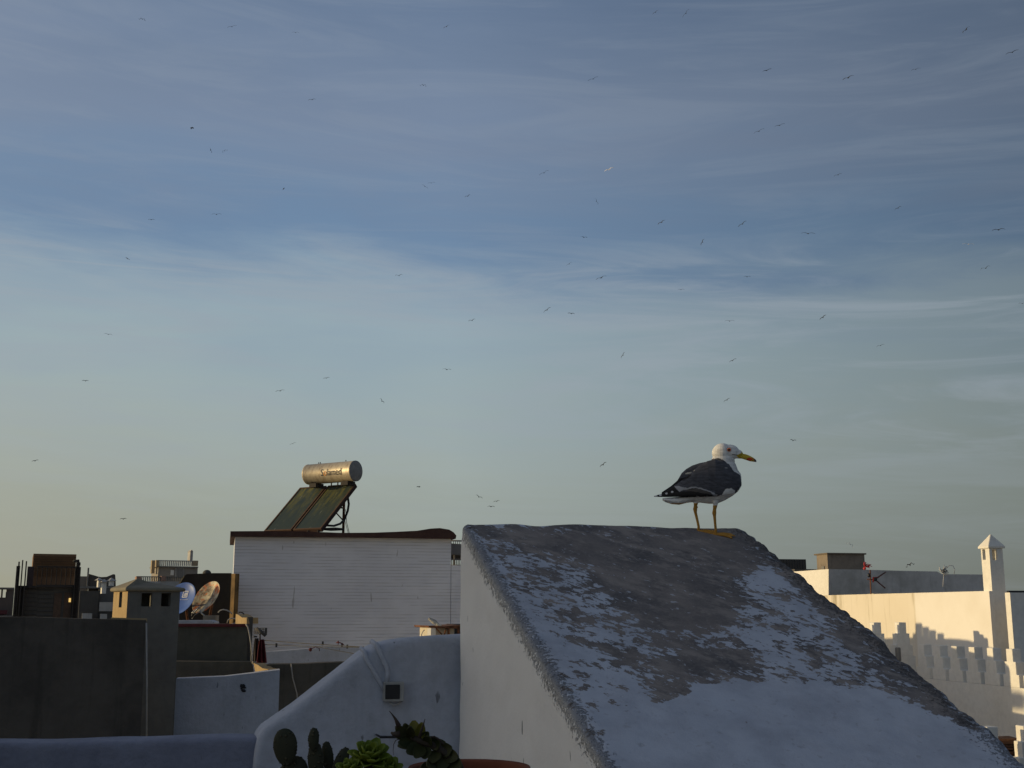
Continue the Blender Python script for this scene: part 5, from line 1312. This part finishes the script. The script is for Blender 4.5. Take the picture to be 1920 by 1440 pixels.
bud([(748, 1362), (742, 1349), (735, 1339), (730, 1333)], [5, 2.6, 1.2, .6]); bud([(786, 1384), (790, 1370), (794, 1358), (797, 1348)], [3.2, 2.2, 1.3, .6]); bud([(750, 1376), (742, 1377), (737, 1376), (733, 1373)], [6, 5, 3.5, 1.5])
bud([(806, 1384), (814, 1381), (824, 1387), (832, 1396)], [2.2, 1.8, 1.8, 1.5]); bud([(748, 1386), (742, 1388), (738, 1396), (737, 1408), (738, 1416)], [.8, .7, .6, .5, .3])

# ------------------------------------------------------------------ the flying gulls
M_bdark = plain('gull_in_shade', (.022, .023, .026), .9); M_bmid = plain('gull_greyish', (.045, .047, .052), .9); M_bpale = plain('gull_pale', (.75, .72, .68), .9)  # shaded and sunlit looks of the gulls put into flat body colours
def birdmesh(name, droop, mat):
    mb = MB(); mb.ell((0, -.02, 0), (.062, .24, .058), None, 10, 8); mb.ell((0, .22, .012), (.042, .065, .042), None, 8, 6)
    mb.tube([(0, .27, .01), (0, .33, 0)], [.016, .004], 6)
    mb.add([(-.03, -.2, 0), (.03, -.2, 0), (.075, -.34, 0), (-.075, -.34, 0), (-.03, -.2, .012), (.03, -.2, .012), (.075, -.34, .008), (-.075, -.34, .008)], [[3, 2, 1, 0], [4, 5, 6, 7], [0, 1, 5, 4], [1, 2, 6, 5], [2, 3, 7, 6], [3, 0, 4, 7]])
    for s in (-1, 1):
        st = [(0.03, .11, -.14, 0), (.18, .15, -.11, .07 * droop[0]), (.33, .16, -.07, .10 * droop[0]), (.50, .09, -.10, .08 * droop[1]), (.62, .01, -.11, .04 * droop[1]), (.70, -.08, -.11, 0.0 * droop[1])]
        vs = []
        for x, yf, yb, z in st: vs += [(s * x, yf, z + .012), (s * x, yb, z + .004), (s * x, yb, z - .004), (s * x, yf, z - .012)]
        fs = [[0, 1, 2, 3], [20, 23, 22, 21]]
        for i in range(5):
            for k in range(4): a = i * 4 + k; b_ = i * 4 + (k + 1) % 4; fs.append([a, b_, b_ + 4, a + 4])
        mb.add(vs, fs)
    return mb.mesh(name, mat)
meshes = {}
for mn, mt in (('d', M_bdark), ('m', M_bmid), ('p', M_bpale)):
    for pn, dr_ in (('g', (1, 1)), ('f', (1.8, -2.2)), ('u', (1.6, 2.6))): meshes[mn + pn] = birdmesh('flying_gull_' + mn + pn, dr_, mt)
BIRDS = [
(267,36,7,-12,'df','small dark gull highest of all in the upper left corner of the sky'),
(435,50,12,14,'dg','gliding gull, right wing raised, near the top edge left of centre'),
(554,61,9,8,'mg','faint grey gull right of the gliding one near the top edge, left of centre'),
(837,50,9,32,'dg','gull banking steeply near the top edge, almost at the middle of the picture'),
(585,187,10,14,'dg','dark gull alone in the pinkish cloud, straight above the water heater'),
(360,240,5,50,'df','tiny dark gull seen nearly end on, above the close pair on the left'),
(395,282,6,-70,'dg','tiny hooked gull, left one of the close pair in the upper left sky'),
(421,283,6,30,'df','tiny gull, right one of the close pair in the upper left sky'),
(532,354,4,80,'dg','speck of a gull seen end on, below the close pair on the left'),
(406,402,12,8,'mg','faint thin gull with long wings, left of the picture middle above the cloud bank'),
(284,412,6,3,'dg','compact black gull on the left, above the start of the pale cloud bank'),
(239,485,5,-12,'dg','small black gull right beside the thin vapour trail on the left'),
(203,627,10,-4,'mg','faint flat gull below the pale cloud bank at far left'),
(160,714,6,4,'mg','very faint tiny gull at far left, lower than the flat one'),
(66,864,8,14,'dg','small gull low over the horizon, nearest the left edge'),
(231,973,6,5,'dg','tiny gull low over the horizon above the chimney cap'),
(549,832,6,24,'dg','small dark gull just above and left of the heater tank'),
(525,733,11,14,'mg','faint slanting gull high above the heater panels'),
(612,709,8,12,'mg','faint small gull high above the heater tank'),
(716,752,6,-48,'du','dark gull with steep raised wing, right of and above the tank'),
(794,160,9,-6,'mf','faint grey gull with drooping wingtips, upper sky left of centre'),
(1112,148,14,17,'dg','long winged gull gliding at the lower end of the dark cloud streak'),
(809,343,9,9,'mg','reddish grey gull, upper one of the pair near the middle of the sky'),
(797,350,7,-32,'dg','dark gull, lower one of the pair near the middle of the sky'),
(877,368,8,24,'du','black gull with bent wings, right of the pair near the middle of the sky'),
(1020,324,13,24,'dg','dark gull gliding with raised right wing, left of the bright gull'),
(1142,318,13,18,'pg','bright sunlit gull with white body in the centre of the upper sky'),
(1118,378,8,-66,'du','black gull banking almost vertically, below the bright sunlit gull'),
(1240,417,11,32,'mg','slanting grey gull right of centre over the blue band of sky'),
(1095,445,9,-12,'dg','small dark gull low in the blue band, under the vertical banking one'),
(1229,23,7,34,'dg','small dark gull at the top edge, left one of the two right of centre'),
(1286,25,13,48,'dg','steeply banked gull at the top edge, right one of the two right of centre'),
(1811,56,13,46,'dg','steeply banked gull near the upper right corner'),
(1898,98,16,8,'mg','broad winged grey gull at the right edge near the top'),
(1438,132,12,17,'dg','dark gull gliding in the upper right sky, left of two in a row'),
(1590,146,15,21,'dg','larger dark gull gliding in the upper right sky, right of two in a row'),
(1717,130,11,4,'mg','faint flat gull in the upper right sky, before the broad winged one'),
(1423,246,14,22,'dg','dark gull, lower left one of a pair in the right part of the sky'),
(1462,235,13,15,'mg','faint grey gull, upper right one of a pair in the right sky'),
(1571,328,10,16,'dg','small dark gull in the right part of the sky, alone in the pinkish cloud'),
(1684,390,9,22,'dg','small slanting gull at right over the upper edge of the blue band'),
(1392,420,13,34,'dg','slanting long winged gull in the blue band, above the standing gull'),
(1317,454,9,62,'dg','black gull banking nearly upright in the blue band, left above the standing gull'),
(1515,438,17,-4,'mg','faint broad flat gull in the blue band right of the slanting one'),
(1872,431,15,2,'dg','flat dark gull near the right edge over the blue band'),
(1816,458,13,-8,'pg','bright white sunlit gull near the right edge in the blue band'),
(1848,503,12,17,'du','dark flapping gull near the right edge, just below the bright white one'),
(1067,495,8,34,'dg','small dark gull at the top of the white cloud band, centre'),
(1127,521,14,24,'dg','gull with long slanting wings inside the white cloud band, centre'),
(748,517,10,10,'mu','faint gull with raised wings at the left end of the white cloud band'),
(1026,581,11,34,'dg','slanting gull below the white cloud band, left one of two'),
(1071,588,9,-3,'mg','faint flat gull below the white cloud band, right one of two'),
(885,601,9,16,'du','dark flapping gull under the white cloud band, left of centre'),
(1168,666,9,58,'dg','steeply banked dark gull in the pale sky left above the standing gull'),
(838,693,11,-6,'mg','flat gull in the pale sky, centre left, above the roofs'),
(1131,871,10,36,'dg','slanting gull level with the head of the standing gull, to its left'),
(785,913,5,12,'dg','tiny dark gull right of the water heater, low in the sky'),
(898,932,7,-26,'mu','tiny gull, left one of three low above the bulkhead corner'),
(931,940,6,14,'dg','tiny dark gull, right one of three low above the bulkhead corner'),
(921,950,9,-3,'mg','small flat gull, lowest of three low above the bulkhead corner'),
(1277,543,8,-3,'mg','very faint flat gull right of centre in the white cloud band'),
(1401,519,9,-6,'mg','faint pale brown gull at the upper rim of the white clouds, right of centre'),
(1368,602,12,-2,'dg','flat dark gull in the clouds straight above the standing gull'),
(1543,595,10,34,'dg','slanting dark gull in the clouds to the right above the standing gull'),
(1917,569,7,-3,'mg','faint gull cut by the right edge of the picture'),
(1374,676,10,24,'dg','slanting gull above the standing gull, middle of three in a column'),
(1651,648,10,14,'mg','faint gull in the pale sky to the right, over the rooftop box room'),
(1363,750,9,30,'dg','slanting gull above the standing gull, lowest of three in a column'),
(1487,826,6,-10,'du','tiny dark gull right of and above the bill of the standing gull'),
(1594,1021,10,-36,'pf','pale sunlit gull flying just above the concrete box room'),
(1706,1059,11,22,'df','dark flapping gull just over the grey parapet, right of the rusty antenna'),
]
for i, (x, y, s, t, k, lab) in enumerate(BIRDS):
    r = random.Random(i * 13 + 1)
    full = s * 1.55
    d = 1.4 * F / full
    yaw = r.uniform(-15, 15)
    if full < 8.5: d = 250; yaw = math.degrees(math.acos(min(1, full * d / (1.4 * F)))) * r.choice((-1, 1))
    if y > 1000: d = 1.4 * F / full
    o = bpy.data.objects.new('flying_gull', meshes[k]); C.objects.link(o)
    p = P(x, y, d * .97); o.location = p
    a = math.atan2(p.x, p.y)
    Mv = Matrix.Rotation(-a, 4, 'Z') @ Matrix.Rotation(-math.radians(t), 4, 'Y') @ Matrix.Rotation(math.radians(yaw), 4, 'Z') @ Matrix.Rotation(math.radians(r.uniform(14, 34)), 4, 'X')
    o.rotation_euler = Mv.to_euler()
    if s < 8: o.scale = (1.3,) * 3 if s > 5 else (1.05,) * 3
    tag(o, lab, 'gull', 'gulls wheeling in the sky')
print('gull', gp, gk, 'WID', WID, 'Cr', Cr, proj(A + RR * WID + DD * 2 + V((0, 0, -2 * TS))), proj(A + DD * 2 + V((0, 0, -2 * TS))))
